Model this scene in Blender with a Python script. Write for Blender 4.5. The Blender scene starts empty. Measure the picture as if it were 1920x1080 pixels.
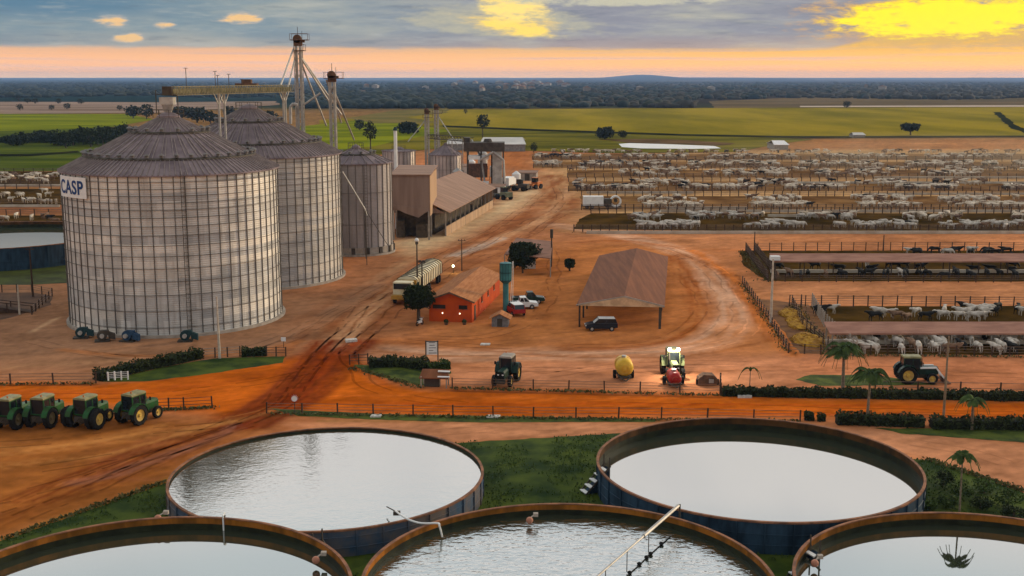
import bpy, math, random
import numpy as np
from mathutils import Vector, Matrix
random.seed(7); RS = np.random.RandomState(7)
PI = math.pi
scene = bpy.context.scene
C = scene.collection

# ------------------------------------------------------------------ camera
F = 2200.0; TH = math.atan(395 / F); HC = 33.5
ct, st = math.cos(TH), math.sin(TH)
cam = bpy.data.cameras.new('camera'); camo = bpy.data.objects.new('camera', cam); C.objects.link(camo)
camo.location = (0, 0, HC); camo.rotation_euler = (PI / 2 - TH, 0, 0)
cam.sensor_width = 36; cam.lens = F / 1920 * 36; cam.clip_start = 1; cam.clip_end = 200000
scene.camera = camo
scene.view_settings.view_transform = 'Standard'; scene.view_settings.look = 'None'
scene.view_settings.gamma = 1; scene.view_settings.use_curve_mapping = False
scene.view_settings.exposure = 0.0

def G(px, py, z=0.0):
    """point of the photograph laid on the horizontal plane at height z"""
    a = (px - 960) / F; b = -(py - 540) / F
    dy = ct + b * st; dz = -st + b * ct
    t = (z - HC) / dz
    return (a * t, dy * t)
def G3(px, py, z=0.0):
    x, y = G(px, py, z); return Vector((x, y, z))
def HZ(py, Y):
    b = -(py - 540) / F
    return HC + Y * (-st + b * ct) / (ct + b * st)
def lin(c):
    return tuple((v / 255 / 12.92) if v / 255 <= 0.04045 else ((v / 255 + 0.055) / 1.055) ** 2.4 for v in c)
ALB = 0.73
def S(r, g, b, k=1.0):
    return tuple(v * ALB * k for v in lin((r, g, b)))

# ------------------------------------------------------------------ world
SUN_EL, SUN_AZ = math.radians(11), math.radians(58)     # azimuth to the right of the view (+Y)
SKY_GAIN = 1.4
world = bpy.data.worlds.new('World'); scene.world = world; world.use_nodes = True
wn = world.node_tree; wn.nodes.clear(); L = wn.links.new
class NB:
    def __init__(s, nt): s.nt = nt
    def m(s, op, a, b=0.0, c=None, clamp=False):
        n = s.nt.nodes.new('ShaderNodeMath'); n.operation = op; n.use_clamp = clamp
        for i, v in enumerate((a, b) if c is None else (a, b, c)):
            if isinstance(v, (int, float)): n.inputs[i].default_value = v
            else: s.nt.links.new(v, n.inputs[i])
        return n.outputs[0]
    def comb(s, x, y, z):
        n = s.nt.nodes.new('ShaderNodeCombineXYZ')
        for i, v in enumerate((x, y, z)):
            if isinstance(v, (int, float)): n.inputs[i].default_value = v
            else: s.nt.links.new(v, n.inputs[i])
        return n.outputs[0]
    def noise(s, vec, scale=1, detail=4, rough=0.5):
        n = s.nt.nodes.new('ShaderNodeTexNoise'); n.inputs['Scale'].default_value = scale
        n.inputs['Detail'].default_value = detail; n.inputs['Roughness'].default_value = rough
        s.nt.links.new(vec, n.inputs['Vector']); return n.outputs['Fac']
    def step(s, v, a, b):
        n = s.nt.nodes.new('ShaderNodeMapRange'); n.interpolation_type = 'SMOOTHSTEP'
        s.nt.links.new(v, n.inputs[0]); n.inputs[1].default_value = a; n.inputs[2].default_value = b
        return n.outputs[0]
    def mix(s, f, a, b):
        n = s.nt.nodes.new('ShaderNodeMix'); n.data_type = 'RGBA'
        if isinstance(f, (int, float)): n.inputs[0].default_value = f
        else: s.nt.links.new(f, n.inputs[0])
        for i, v in ((6, a), (7, b)):
            if isinstance(v, tuple): n.inputs[i].default_value = (*v[:3], 1)
            else: s.nt.links.new(v, n.inputs[i])
        return n.outputs[2]
    def ramp(s, f, stops):
        n = s.nt.nodes.new('ShaderNodeValToRGB'); e = n.color_ramp.elements
        e[0].position = stops[0][0]; e[0].color = (*stops[0][1], 1)
        e[1].position = stops[-1][0]; e[1].color = (*stops[-1][1], 1)
        for p, c in stops[1:-1]:
            q = e.new(p); q.color = (*c, 1)
        s.nt.links.new(f, n.inputs[0]); return n.outputs[0]
nb = NB(wn)
tc = wn.nodes.new('ShaderNodeTexCoord'); sp = wn.nodes.new('ShaderNodeSeparateXYZ')
L(tc.outputs['Generated'], sp.inputs[0])
az = nb.m('MULTIPLY', nb.m('ARCTAN2', sp.outputs[0], sp.outputs[1]), 180 / PI)
el = nb.m('MULTIPLY', nb.m('ARCSINE', sp.outputs[2]), 180 / PI)
q = nb.comb(nb.m('MULTIPLY', az, 0.16), nb.m('MULTIPLY', el, 1.1), 0.0)
n1 = nb.noise(q, 1.0, 6, 0.58); q2 = nb.comb(nb.m('MULTIPLY', az, 0.5), nb.m('MULTIPLY', el, 4.2), 7.3)
n2 = nb.noise(q2, 1.0, 5, 0.6)
q3 = nb.comb(nb.m('MULTIPLY', az, 0.08), nb.m('MULTIPLY', el, 5.0), 2.3); n3 = nb.noise(q3, 1.0, 4, 0.5)
rgt = nb.step(az, -16.0, 22.0)
# glow band above the horizon
lowL = nb.ramp(nb.m('DIVIDE', el, 1.6), [(0.0, lin((255, 194, 120))), (0.12, lin((248, 176, 96))), (0.35, lin((240, 172, 108))), (0.65, lin((246, 180, 122))), (1.0, lin((232, 186, 150)))])
lowR = nb.ramp(nb.m('DIVIDE', el, 1.6), [(0.0, lin((255, 172, 70))), (0.2, lin((255, 170, 52))), (0.55, lin((255, 184, 76))), (1.0, lin((255, 196, 60)))])
low = nb.mix(rgt, lowL, lowR)
low = nb.mix(nb.m('MULTIPLY', nb.step(n3, 0.50, 0.72), 0.5), low, lin((206, 168, 165)))
# grey cloud deck
clL = nb.ramp(n1, [(0.30, lin((112, 140, 156))), (0.46, lin((136, 154, 162))), (0.58, lin((160, 168, 166))), (0.75, lin((186, 186, 176)))])
clR = nb.ramp(n1, [(0.30, lin((138, 138, 152))), (0.5, lin((152, 152, 162))), (0.62, lin((174, 172, 166))), (0.78, lin((206, 196, 170)))])
deck = nb.mix(nb.step(az, -14.0, 4.0), clL, clR)
corner = nb.m('MULTIPLY', nb.step(az, -12.0, -21.0), nb.step(nb.m('ADD', el, nb.m('MULTIPLY', n1, 1.0)), 2.7, 3.6))
deck = nb.mix(nb.m('MULTIPLY', corner, 0.7), deck, lin((62, 118, 152)))
edge = nb.m('ADD', el, nb.m('MULTIPLY', nb.m('SUBTRACT', n2, 0.5), 0.35))
edge = nb.m('SUBTRACT', edge, nb.m('MULTIPLY', nb.step(az, -5.0, 12.0), -0.10)); edge = nb.m('SUBTRACT', edge, nb.m('MULTIPLY', nb.step(az, 14.0, 18.5), 0.75))
under = nb.m('MULTIPLY', nb.step(edge, 2.3, 1.35), nb.m('ADD', 0.12, nb.m('MULTIPLY', rgt, 0.30))); deck = nb.mix(under, deck, lin((236, 178, 120)))
deck = nb.mix(nb.m('MULTIPLY', nb.step(n2, 0.52, 0.76), 0.34), deck, lin((206, 202, 190)))
deck = nb.mix(nb.m('MULTIPLY', nb.step(n2, 0.46, 0.28), 0.34), deck, lin((92, 106, 122)))
sky = nb.mix(nb.step(edge, 1.26, 1.50), low, deck)
warp = nb.m('MULTIPLY', nb.m('SUBTRACT', n2, 0.5), 2.4)
def patch(a0, e0, ra, re, col, soft=0.35, k=1.0, tilt=0.0):
    global sky
    da = nb.m('SUBTRACT', az, a0); de = nb.m('SUBTRACT', nb.m('SUBTRACT', el, e0), nb.m('MULTIPLY', da, tilt))
    d = nb.m('ADD', nb.m('POWER', nb.m('ABSOLUTE', nb.m('DIVIDE', da, ra)), 2.0), nb.m('POWER', nb.m('ABSOLUTE', nb.m('DIVIDE', de, re)), 2.0))
    d = nb.m('ADD', d, nb.m('MULTIPLY', warp, k))
    sky = nb.mix(nb.step(d, 1.0, 1.0 - soft), sky, col)
def A(px): return math.degrees(math.atan((px - 960) / F * 0.985))
def E_(py): return (145 - py) / F * 57.3 * 0.985
# the openings through which the evening sun shows
q4 = nb.comb(nb.m('MULTIPLY', az, 0.9), nb.m('MULTIPLY', el, 3.6), 4.4); n4 = nb.noise(q4, 1.0, 7, 0.68)
warp = nb.m('MULTIPLY', nb.m('SUBTRACT', n4, 0.5), 3.0)
patch(A(1830), E_(40), 9.0, 1.7, lin((226, 176, 110)), 1.0, 1.0, 0.02)
patch(A(1800), E_(38), 6.9, 1.25, lin((255, 200, 50)), 0.9, 1.0, 0.03)
patch(A(1790), E_(40), 5.9, 1.00, (1.25, 1.02, 0.0), 0.7, 1.0, 0.03)
patch(A(940), E_(45), 5.5, 1.0, lin((190, 184, 162)), 1.0, 0.8, -0.05)
patch(A(962), E_(50), 2.9, 0.62, lin((236, 206, 140)), 1.0, 1.0, -0.12)
patch(A(965), E_(52), 2.1, 0.42, (1.2, .85, .15), 0.8, 1.0, -0.14)
patch(A(965), E_(10), 2.0, 1.1, (1.2, .88, .24), 0.9, 0.9)
patch(A(1150), E_(6), 6.0, 0.30, lin((206, 200, 176)), 1.0, 1.0, 0.0)
for px_, py_, ra_, re_ in ((213, 48, 0.8, 0.24), (250, 77, 0.7, 0.22), (455, 40, 0.9, 0.24), (312, 54, 0.5, 0.13)):
    patch(A(px_), E_(py_), ra_ * 1.3, re_ * 1.4, lin((196, 186, 174)), 1.0, 1.0)
    patch(A(px_), E_(py_), ra_, re_, lin((255, 206, 140)), 1.0, 1.6)
# the part of the sky above: thin bright overcast, warmer towards the sun
hi = nb.ramp(nb.m('DIVIDE', el, 90.0), [(0.0, (0.66, 0.62, 0.58)), (0.13, (0.80, 0.76, 0.71)), (0.222, (0.84, 0.80, 0.765)), (0.252, (0.62, 0.68, 0.69)), (0.30, (0.54, 0.61, 0.63)), (0.5, (0.66, 0.66, 0.66)), (1.0, (0.70, 0.69, 0.68))])
hi = nb.mix(nb.m('MULTIPLY', nb.step(nb.noise(tc.outputs['Generated'], 5.0, 4, 0.5), 0.42, 0.68), 0.28), hi, (0.5, 0.52, 0.56))
sky = nb.mix(nb.step(el, 3.9, 8.5), sky, hi)
ns = wn.nodes.new('ShaderNodeTexSky'); ns.sky_type = 'NISHITA'; ns.sun_disc = False
ns.sun_elevation = SUN_EL; ns.sun_rotation = SUN_AZ
nsv = wn.nodes.new('ShaderNodeVectorMath'); nsv.operation = 'SCALE'; L(ns.outputs[0], nsv.inputs[0]); nsv.inputs['Scale'].default_value = 0.08
sky = nb.mix(0.94, nsv.outputs[0], sky)
# extra brightness for the unseen sky the tanks mirror and for the hazed horizon
front = nb.step(nb.m('ABSOLUTE', nb.m('SUBTRACT', az, 10.0)), 150.0, 40.0)
gain = nb.m('ADD', nb.m('ADD', 1.0, nb.m('MULTIPLY', nb.step(el, 1.7, 0.15), 0.75)), nb.m('MULTIPLY', nb.m('MULTIPLY', nb.step(el, 5.0, 14.0), nb.step(el, 46.0, 30.0)), nb.m('ADD', 0.15, nb.m('MULTIPLY', front, 1.15))))
bg = wn.nodes.new('ShaderNodeBackground'); L(sky, bg.inputs[0]); L(gain, bg.inputs[1])
wo = wn.nodes.new('ShaderNodeOutputWorld'); L(bg.outputs[0], wo.inputs[0])

sun = bpy.data.lights.new('sun', 'SUN'); suno = bpy.data.objects.new('sun', sun); C.objects.link(suno)
sun.energy = 2.6; sun.angle = math.radians(10); sun.color = (1.0, 0.78, 0.50)
sd = Vector((math.sin(SUN_AZ) * math.cos(SUN_EL), math.cos(SUN_AZ) * math.cos(SUN_EL), math.sin(SUN_EL)))
suno.rotation_euler = sd.to_track_quat('Z', 'Y').to_euler()

# ------------------------------------------------------------------ materials
MATS = {}
def mat(name, col, col2=None, rough=0.85, scale=1.0, metal=0.0, bump=0.0, stretch=(1, 1, 1), attr=None, spec=0.10, emit=None, vary=0.35, detail=5):
    if name in MATS: return MATS[name]
    m = bpy.data.materials.new(name); m.use_nodes = True; MATS[name] = m
    nt = m.node_tree; b = nt.nodes['Principled BSDF']; k = NB(nt)
    b.inputs['Roughness'].default_value = rough; b.inputs['Metallic'].default_value = metal
    b.inputs['Specular IOR Level'].default_value = spec
    t = nt.nodes.new('ShaderNodeTexCoord'); mp = nt.nodes.new('ShaderNodeMapping'); nt.links.new(t.outputs['Object'], mp.inputs[0])
    mp.inputs['Scale'].default_value = stretch
    n = k.noise(mp.outputs[0], scale, detail, 0.6)
    c2 = col2 or tuple(v * (1 - vary) for v in col)
    f = k.step(n, 0.34, 0.66)
    if attr:
        a = nt.nodes.new('ShaderNodeAttribute'); a.attribute_name = attr
        n2 = k.noise(mp.outputs[0], scale * 0.13, 4, 0.55)
        v = k.m('ADD', k.m('MULTIPLY', k.m('SUBTRACT', n, 0.5), vary * 1.0), 1.0)
        v = k.m('ADD', v, k.m('MULTIPLY', k.m('SUBTRACT', n2, 0.5), vary * 0.9))
        vm = nt.nodes.new('ShaderNodeVectorMath'); vm.operation = 'SCALE'; nt.links.new(a.outputs['Color'], vm.inputs[0]); nt.links.new(v, vm.inputs['Scale'])
        nt.links.new(vm.outputs[0], b.inputs['Base Color'])
    else:
        nt.links.new(k.mix(f, col, c2), b.inputs['Base Color'])
    if bump:
        bp = nt.nodes.new('ShaderNodeBump'); bp.inputs['Strength'].default_value = min(1, bump); bp.inputs['Distance'].default_value = bump
        nt.links.new(k.noise(mp.outputs[0], scale * 2.3, 4, 0.6), bp.inputs['Height']); nt.links.new(bp.outputs[0], b.inputs['Normal'])
    if emit:
        b.inputs['Emission Color'].default_value = (*emit[0], 1); b.inputs['Emission Strength'].default_value = emit[1]
    return m

# ------------------------------------------------------------------ mesh builder
class MB:
    def __init__(s): s.v = []; s.f = []; s.mi = []; s.cm = 0
    def add(s, vs, fs):
        o = len(s.v); s.v.extend([tuple(v) for v in vs]); s.f.extend([tuple(i + o for i in f) for f in fs]); s.mi.extend([s.cm] * len(fs)); return s
    def box(s, c, d, rz=0.0, M=None):
        x, y, z = d[0] / 2, d[1] / 2, d[2] / 2
        vs = [Vector((sx * x, sy * y, sz * z)) for sz in (-1, 1) for sy in (-1, 1) for sx in (-1, 1)]
        if M is not None: vs = [M @ v for v in vs]
        elif rz: R = Matrix.Rotation(rz, 3, 'Z'); vs = [R @ v for v in vs]
        vs = [v + Vector(c) for v in vs]
        return s.add(vs, [(0, 2, 3, 1), (4, 5, 7, 6), (0, 1, 5, 4), (2, 6, 7, 3), (0, 4, 6, 2), (1, 3, 7, 5)])
    def bar(s, a, b, w, h=None):
        a = Vector(a); b = Vector(b); d = b - a; h = h or w
        M = d.to_track_quat('Y', 'Z').to_matrix()
        return s.box((a + b) / 2, (w, d.length, h), M=M)
    def cyl(s, a, b, r0, r1=None, n=12, caps=True):
        a = Vector(a); b = Vector(b); r1 = r0 if r1 is None else r1
        M = (b - a).to_track_quat('Z', 'Y').to_matrix(); vs = []
        for p, r in ((a, r0), (b, r1)):
            for i in range(n):
                t = 2 * PI * i / n; vs.append(p + M @ Vector((r * math.cos(t), r * math.sin(t), 0)))
        fs = [(i, (i + 1) % n, n + (i + 1) % n, n + i) for i in range(n)]
        if caps: fs += [tuple(range(n - 1, -1, -1)), tuple(range(n, 2 * n))]
        return s.add(vs, fs)
    def tube(s, pts, r, n=7):
        for i in range(len(pts) - 1):
            s.cyl(pts[i], pts[i + 1], r, r, n)
        return s
    def lathe(s, prof, c=(0, 0, 0), n=64, a0=0.0, a1=2 * PI):
        full = abs(a1 - a0 - 2 * PI) < 1e-6; m = n if full else n + 1; vs = []
        for r, z in prof:
            for i in range(m):
                t = a0 + (a1 - a0) * i / n; vs.append((c[0] + r * math.cos(t), c[1] + r * math.sin(t), c[2] + z))
        fs = []
        for j in range(len(prof) - 1):
            for i in range(n):
                i2 = (i + 1) % m; fs.append((j * m + i, j * m + i2, (j + 1) * m + i2, (j + 1) * m + i))
        return s.add(vs, fs)
    def prism(s, poly, z0, z1):
        n = len(poly); vs = [(x, y, z0) for x, y in poly] + [(x, y, z1) for x, y in poly]
        return s.add(vs, [tuple(range(n - 1, -1, -1)), tuple(range(n, 2 * n))] + [(i, (i + 1) % n, n + (i + 1) % n, n + i) for i in range(n)])
    def side(s, prof, y0, y1):                      # profile in x,z extruded along y
        n = len(prof); vs = [(x, y0, z) for x, z in prof] + [(x, y1, z) for x, z in prof]
        return s.add(vs, [tuple(range(n)), tuple(range(2 * n - 1, n - 1, -1))] + [(i, n + i, n + (i + 1) % n, (i + 1) % n) for i in range(n)])
    def slab(s, quad, t):                           # four 3-d corners, thickness t downwards
        q = [Vector(v) for v in quad]; n = len(q); vs = q + [v - Vector((0, 0, t)) for v in q]
        return s.add(vs, [tuple(range(n)), tuple(range(2 * n - 1, n - 1, -1))] + [(i, n + i, n + (i + 1) % n, (i + 1) % n) for i in range(n)])
    def ball(s, c, r, n=8, m=6, jit=0.0):
        rr = (r, r, r) if isinstance(r, (int, float)) else r; vs = []; fs = []
        for j in range(m + 1):
            p = PI * j / m
            for i in range(n):
                t = 2 * PI * i / n; k = 1 + (random.random() - .5) * jit
                vs.append((c[0] + rr[0] * k * math.sin(p) * math.cos(t), c[1] + rr[1] * k * math.sin(p) * math.sin(t), c[2] + rr[2] * k * math.cos(p)))
        for j in range(m):
            for i in range(n):
                fs.append((j * n + i, (j + 1) * n + i, (j + 1) * n + (i + 1) % n, j * n + (i + 1) % n))
        return s.add(vs, fs)
    def build(s, name, m, parent=None, smooth=False, loc=None, rz=0.0):
        me = bpy.data.meshes.new(name); me.from_pydata(s.v, [], s.f)
        ms = m if isinstance(m, (list, tuple)) else [m]
        for x in ms: me.materials.append(x)
        if len(ms) > 1: me.polygons.foreach_set('material_index', s.mi)
        if smooth: me.polygons.foreach_set('use_smooth', [True] * len(s.f))
        me.update()
        o = bpy.data.objects.new(name, me); C.objects.link(o)
        if parent: o.parent = parent
        if loc is not None: o.location = loc; o.rotation_euler.z = rz
        return o
def npmesh(name, V, Fq, m, parent=None, mats=None, smooth=False):
    me = bpy.data.meshes.new(name); nf, k = Fq.shape
    me.vertices.add(len(V)); me.vertices.foreach_set('co', V.astype(np.float32).ravel())
    me.loops.add(nf * k); me.loops.foreach_set('vertex_index', Fq.astype(np.int32).ravel())
    me.polygons.add(nf); me.polygons.foreach_set('loop_start', np.arange(0, nf * k, k, dtype=np.int32)); me.polygons.foreach_set('loop_total', np.full(nf, k, np.int32))
    for x in (m if isinstance(m, (list, tuple)) else [m]): me.materials.append(x)
    if mats is not None: me.polygons.foreach_set('material_index', mats.astype(np.int32))
    if smooth: me.polygons.foreach_set('use_smooth', np.ones(nf, bool))
    me.update(calc_edges=True); me.validate()
    o = bpy.data.objects.new(name, me); C.objects.link(o)
    if parent: o.parent = parent
    return o
def tag(o, label=None, cat=None, group=None, kind=None):
    if label: o['label'] = label
    if cat: o['category'] = cat
    if group: o['group'] = group
    if kind: o['kind'] = kind
    return o
def thing(name, label, cat, loc=(0, 0, 0), rz=0.0, group=None):
    o = bpy.data.objects.new(name, None); C.objects.link(o); o.location = loc if len(loc) == 3 else (*loc, 0); o.rotation_euler.z = rz
    o.empty_display_size = 0.3
    return tag(o, label, cat, group)
def dup(root, loc, rz, label, scale=None):
    r = root.copy(); C.objects.link(r); r.location = loc if len(loc) == 3 else (*loc, 0); r.rotation_euler.z = rz; r['label'] = label
    if scale: r.scale = (scale,) * 3
    for ch in list(root.children):
        c = ch.copy(); C.objects.link(c); c.parent = r
        for g in list(ch.children):
            d = g.copy(); C.objects.link(d); d.parent = c
    return r

# ------------------------------------------------------------------ numpy noise and painting of the soil
def vnoise(x, y, seed=0):
    r = np.random.RandomState(seed); T = r.rand(256, 256)
    xi = np.floor(x).astype(int); yi = np.floor(y).astype(int); fx = x - xi; fy = y - yi
    fx = fx * fx * (3 - 2 * fx); fy = fy * fy * (3 - 2 * fy)
    a = T[xi & 255, yi & 255]; b = T[(xi + 1) & 255, yi & 255]; c = T[xi & 255, (yi + 1) & 255]; d = T[(xi + 1) & 255, (yi + 1) & 255]
    return (a * (1 - fx) + b * fx) * (1 - fy) + (c * (1 - fx) + d * fx) * fy
def fbm(x, y, o=4, seed=0):
    s = 0; a = .5
    for i in range(o): s = s + a * vnoise(x * 2 ** i + 17.3 * i, y * 2 ** i, seed + i); a *= .5
    return s / (1 - .5 ** o)
def seg_dist(x, y, pts):
    best = np.full(x.shape, 1e9); along = np.zeros(x.shape); acc = 0
    for (x0, y0), (x1, y1) in zip(pts[:-1], pts[1:]):
        dx, dy = x1 - x0, y1 - y0; l2 = dx * dx + dy * dy + 1e-9; l = math.sqrt(l2)
        t = np.clip(((x - x0) * dx + (y - y0) * dy) / l2, 0, 1)
        d = np.hypot(x - x0 - t * dx, y - y0 - t * dy)
        sgn = np.sign((x - x0) * dy - (y - y0) * dx); m = d < np.abs(best)
        best = np.where(m, d * np.where(sgn == 0, 1, sgn), best); along = np.where(m, acc + t * l, along); acc += l
    return best, along
def inside(x, y, pts):
    r = np.zeros(x.shape, bool); n = len(pts)
    for i in range(n):
        x0, y0 = pts[i]; x1, y1 = pts[(i + 1) % n]
        if y0 == y1: continue
        c = ((y0 > y) != (y1 > y)) & (x < (x1 - x0) * (y - y0) / (y1 - y0) + x0); r ^= c
    return r
def W(pts): return [G(*p) for p in pts]
def smooth_line(pts, n=8):
    P = [pts[0]] + list(pts) + [pts[-1]]; out = []
    for i in range(1, len(P) - 2):
        p0, p1, p2, p3 = [np.array(P[j], float) for j in (i - 1, i, i + 1, i + 2)]
        for k in range(n):
            t = k / n; out.append(tuple(.5 * ((2 * p1) + (-p0 + p2) * t + (2 * p0 - 5 * p1 + 4 * p2 - p3) * t * t + (-p0 + 3 * p1 - 3 * p2 + p3) * t ** 3)))
    out.append(tuple(P[-1])); return out
ROAD = [(-300, 708), (0, 719), (180, 717), (330, 704), (480, 684), (600, 660), (660, 676), (705, 712), (790, 729), (1340, 739), (1920, 752), (2400, 762), (2400, 792), (1500, 782), (1000, 783), (520, 772), (440, 786), (330, 768), (0, 756), (-300, 750)]
PATH = [(540, 796), (700, 792), (1230, 794), (1640, 806), (1920, 833), (2300, 858), (2300, 1060), (1920, 922), (1740, 862), (1600, 830), (1160, 813), (865, 828), (640, 806)]
def paint(x, y):
    n = x.size; X = x.ravel(); Y = y.ravel()
    big = fbm(X / 23, Y / 23, 4, 1); med = fbm(X / 5, Y / 5, 4, 5); fine = fbm(X / .9, Y / .9, 3, 9)
    def cc(r, g, b): return np.array(S(r, g, b))
    col = cc(196, 122, 82)[None] * np.ones((n, 1))
    def mixin(mask, c, var=0.0):
        m = np.clip(mask, 0, 1)[:, None]
        nonlocal col; col = col * (1 - m) + c[None] * m
    def region(pts, c, soft=2.0, k=1.0, wob=1.5):
        wx = (fbm(X / 6, Y / 6, 3, 21) - .5) * 2 * wob; wy = (fbm(X / 6, Y / 6, 3, 31) - .5) * 2 * wob
        P = W(pts); d, _ = seg_dist(X + wx, Y + wy, P + [P[0]]); d = np.abs(d); ins = inside(X + wx, Y + wy, P)
        sdv = np.where(ins, d, -d); mixin(k * np.clip(sdv / soft * .5 + .5, 0, 1), c)
    def stroke(pts, w, c, k=1.0, streak=0.0, soft=.5, seed=3, wob=0.6):
        P = smooth_line(W(pts)); d, a = seg_dist(X, Y, P)
        d = d + (fbm(X / 4, Y / 4, 3, seed) - .5) * 2 * wob
        m = np.clip((w / 2 - np.abs(d)) / (w * soft * .5 + .05) + .0, 0, 1)
        if streak: m = m * np.clip((fbm(d / (w * .09 + .12), a / 14, 3, seed + 7) - .5) * 4 * streak + (1 - streak * .5), 0, 1)
        mixin(m * k, c)
    FARC = cc(150, 108, 66)
    mixin(np.clip((Y - 480) / 120, 0, 1), FARC)
    mixin(np.clip((Y - 1150) / 200, 0, 1), cc(66, 66, 40))
    # broad zones
    region([(-400, 520), (120, 530), (300, 560), (640, 540), (740, 480), (760, 560), (640, 650), (480, 680), (180, 716), (-400, 712)], cc(166, 116, 88), 8, 1, 4)
    region([(-400, 760), (440, 786), (520, 800), (400, 845), (320, 905), (0, 1015), (-400, 1170)], cc(166, 96, 46), 2, 1, 1)
    region([(960, 455), (1280, 450), (1400, 560), (1480, 655), (900, 665), (760, 600), (830, 500)], cc(200, 120, 66), 10, .8, 5)
    region([(790, 432), (930, 366), (1080, 330), (1075, 440), (900, 520), (700, 640), (560, 672), (620, 580), (740, 480)], cc(190, 122, 84), 6, .8, 3)
    region([(730, 455), (820, 436), (950, 372), (1010, 330), (1030, 345), (960, 400), (850, 452), (770, 478)], cc(226, 188, 150), 4, .9, 2)
    region([(960, 320), (1080, 320), (1075, 360), (990, 352)], cc(216, 150, 110), 6, .8, 2)
    region([(840, 722), (1500, 735), (1640, 700), (1500, 668), (1000, 672), (850, 690)], cc(220, 142, 104), 4, .9, 2)
    region([(1480, 662), (1920, 672), (2400, 680), (2400, 750), (1500, 728)], cc(206, 126, 88), 3, .9, 1)
    region([(1080, 437), (2500, 437), (2500, 468), (1400, 462), (1300, 470)], cc(204, 130, 88), 4, .9, 2)
    region([(1390, 531), (2500, 531), (2500, 572), (1500, 572), (1420, 556)], cc(202, 132, 92), 4, .9, 2)
    region([(1500, 262), (2600, 258), (2600, 286), (1480, 282)], cc(180, 112, 66), 20, 1, 12)
    region([(1350, 282), (2600, 280), (2600, 430), (1100, 430), (1010, 300)], cc(196, 148, 104), 10, .95, 6)
    region([(1020, 268), (1120, 262), (1090, 280), (1020, 290)], cc(204, 128, 92), 10, 1, 5)
    region([(930, 275), (1000, 285), (1000, 318), (930, 312)], cc(184, 108, 62), 8, 1, 4)
    region([(-300, 320), (140, 320), (140, 440), (-300, 440)], cc(170, 118, 80), 10, .9, 6)
    region([(-300, 385), (140, 385), (140, 402), (-300, 402)], cc(150, 92, 62), 2, .9, 1)
    # loose soil streaks everywhere (along the diagonal yard direction)
    u = X * .52 - Y * .85; v = X * .85 + Y * .52
    # the yards are driven on: tracks
    # the oval driving lane around the shed
    stroke([(1020, 420), (1160, 440), (1290, 478), (1345, 530), (1370, 590), (1330, 640), (1200, 662), (1000, 664), (860, 668), (720, 660)], 9, cc(216, 158, 128), 1, .45, .6, 3)
    stroke([(1300, 470), (1372, 520), (1430, 600), (1485, 665)], 3.6, cc(220, 122, 60), 1, .3, .6, 13)
    stroke([(1260, 480), (1300, 540), (1310, 590), (1250, 640), (1080, 652)], 6, cc(168, 88, 40), .8, .7, .7, 43)
    stroke([(1100, 470), (1240, 468), (1330, 500), (1400, 560), (1440, 640)], 2.5, cc(160, 84, 40), .7, .7, .7, 44)
    stroke([(900, 655), (1100, 668), (1300, 664), (1420, 640)], 3, cc(170, 98, 56), .7, .8, .7, 45)
    stroke([(700, 652), (900, 690), (1200, 700), (1500, 690), (1900, 700)], 3, cc(188, 116, 78), .7, .8, .7, 46)
    stroke([(1060, 470), (1030, 540), (1010, 600), (900, 640), (700, 640)], 7, cc(182, 104, 56), .6, .8, .7, 23)
    stroke([(1080, 455), (1180, 452), (1280, 466), (1400, 470), (1900, 480)], 4, cc(196, 106, 52), .7, .7, .7, 27)
    stroke([(1040, 330), (1050, 380), (960, 430), (840, 490), (720, 560), (640, 620), (600, 670), (540, 740), (440, 800), (300, 860)], 18, cc(158, 90, 54), .85, .8, .6, 33)
    stroke([(1075, 345), (1030, 400), (930, 450), (800, 500), (690, 590), (640, 650)], 6, cc(218, 158, 118), .8, .7, .7, 37)
    stroke([(1050, 400), (980, 450), (870, 510), (760, 560), (690, 620), (650, 660)], 3, cc(148, 82, 46), .7, .8, .7, 38)
    stroke([(990, 380), (900, 420), (800, 470), (700, 530)], 4, cc(220, 170, 130), .55, .6, .8, 39)
    stroke([(850, 480), (900, 462), (940, 446)], 4.5, cc(196, 172, 162), .9, .6, .6, 47)
    for k_, (dx_, c_) in enumerate(((0, (112, 36, 16)), (22, (150, 52, 22)), (-24, (122, 44, 20)), (48, (110, 44, 22)), (-50, (140, 62, 30)))):
        pass
    stroke([(620, 668), (680, 690), (740, 735), (900, 760), (1100, 764)], 5, cc(220, 96, 28), .6, .7, .7, 60)
    stroke([(700, 640), (640, 655), (560, 664), (420, 684)], 4, cc(170, 84, 44), .6, .7, .7, 61)
    # red road
    region(ROAD, cc(208, 98, 20), 1.6, .95, 1.0)
    for k_, (yy, c_) in enumerate(((745, (222, 112, 44)), (757, (190, 74, 20)), (766, (216, 100, 32)), (774, (186, 76, 24)))):
        stroke([(560, yy - 4), (900, yy), (1400, yy + 2), (2000, yy + 8), (2400, yy + 12)], 1.6, cc(*c_), .7, .8, .9, 70 + k_)
    stroke([(-200, 730), (200, 738), (420, 716), (560, 690), (640, 668)], 4, cc(196, 84, 28), .6, .7, .7, 81)
    for k_, (dx_, c_) in enumerate(((0, (112, 36, 16)), (26, (140, 48, 20)), (-26, (122, 44, 20)), (50, (116, 46, 22)), (-50, (140, 62, 30)))):
        stroke([(645 + dx_, 640), (605 + dx_, 680), (550 + dx_, 740), (440 + dx_, 800)], 3.4, cc(*c_), 1, .35, .9, 50 + k_, .3)
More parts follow.
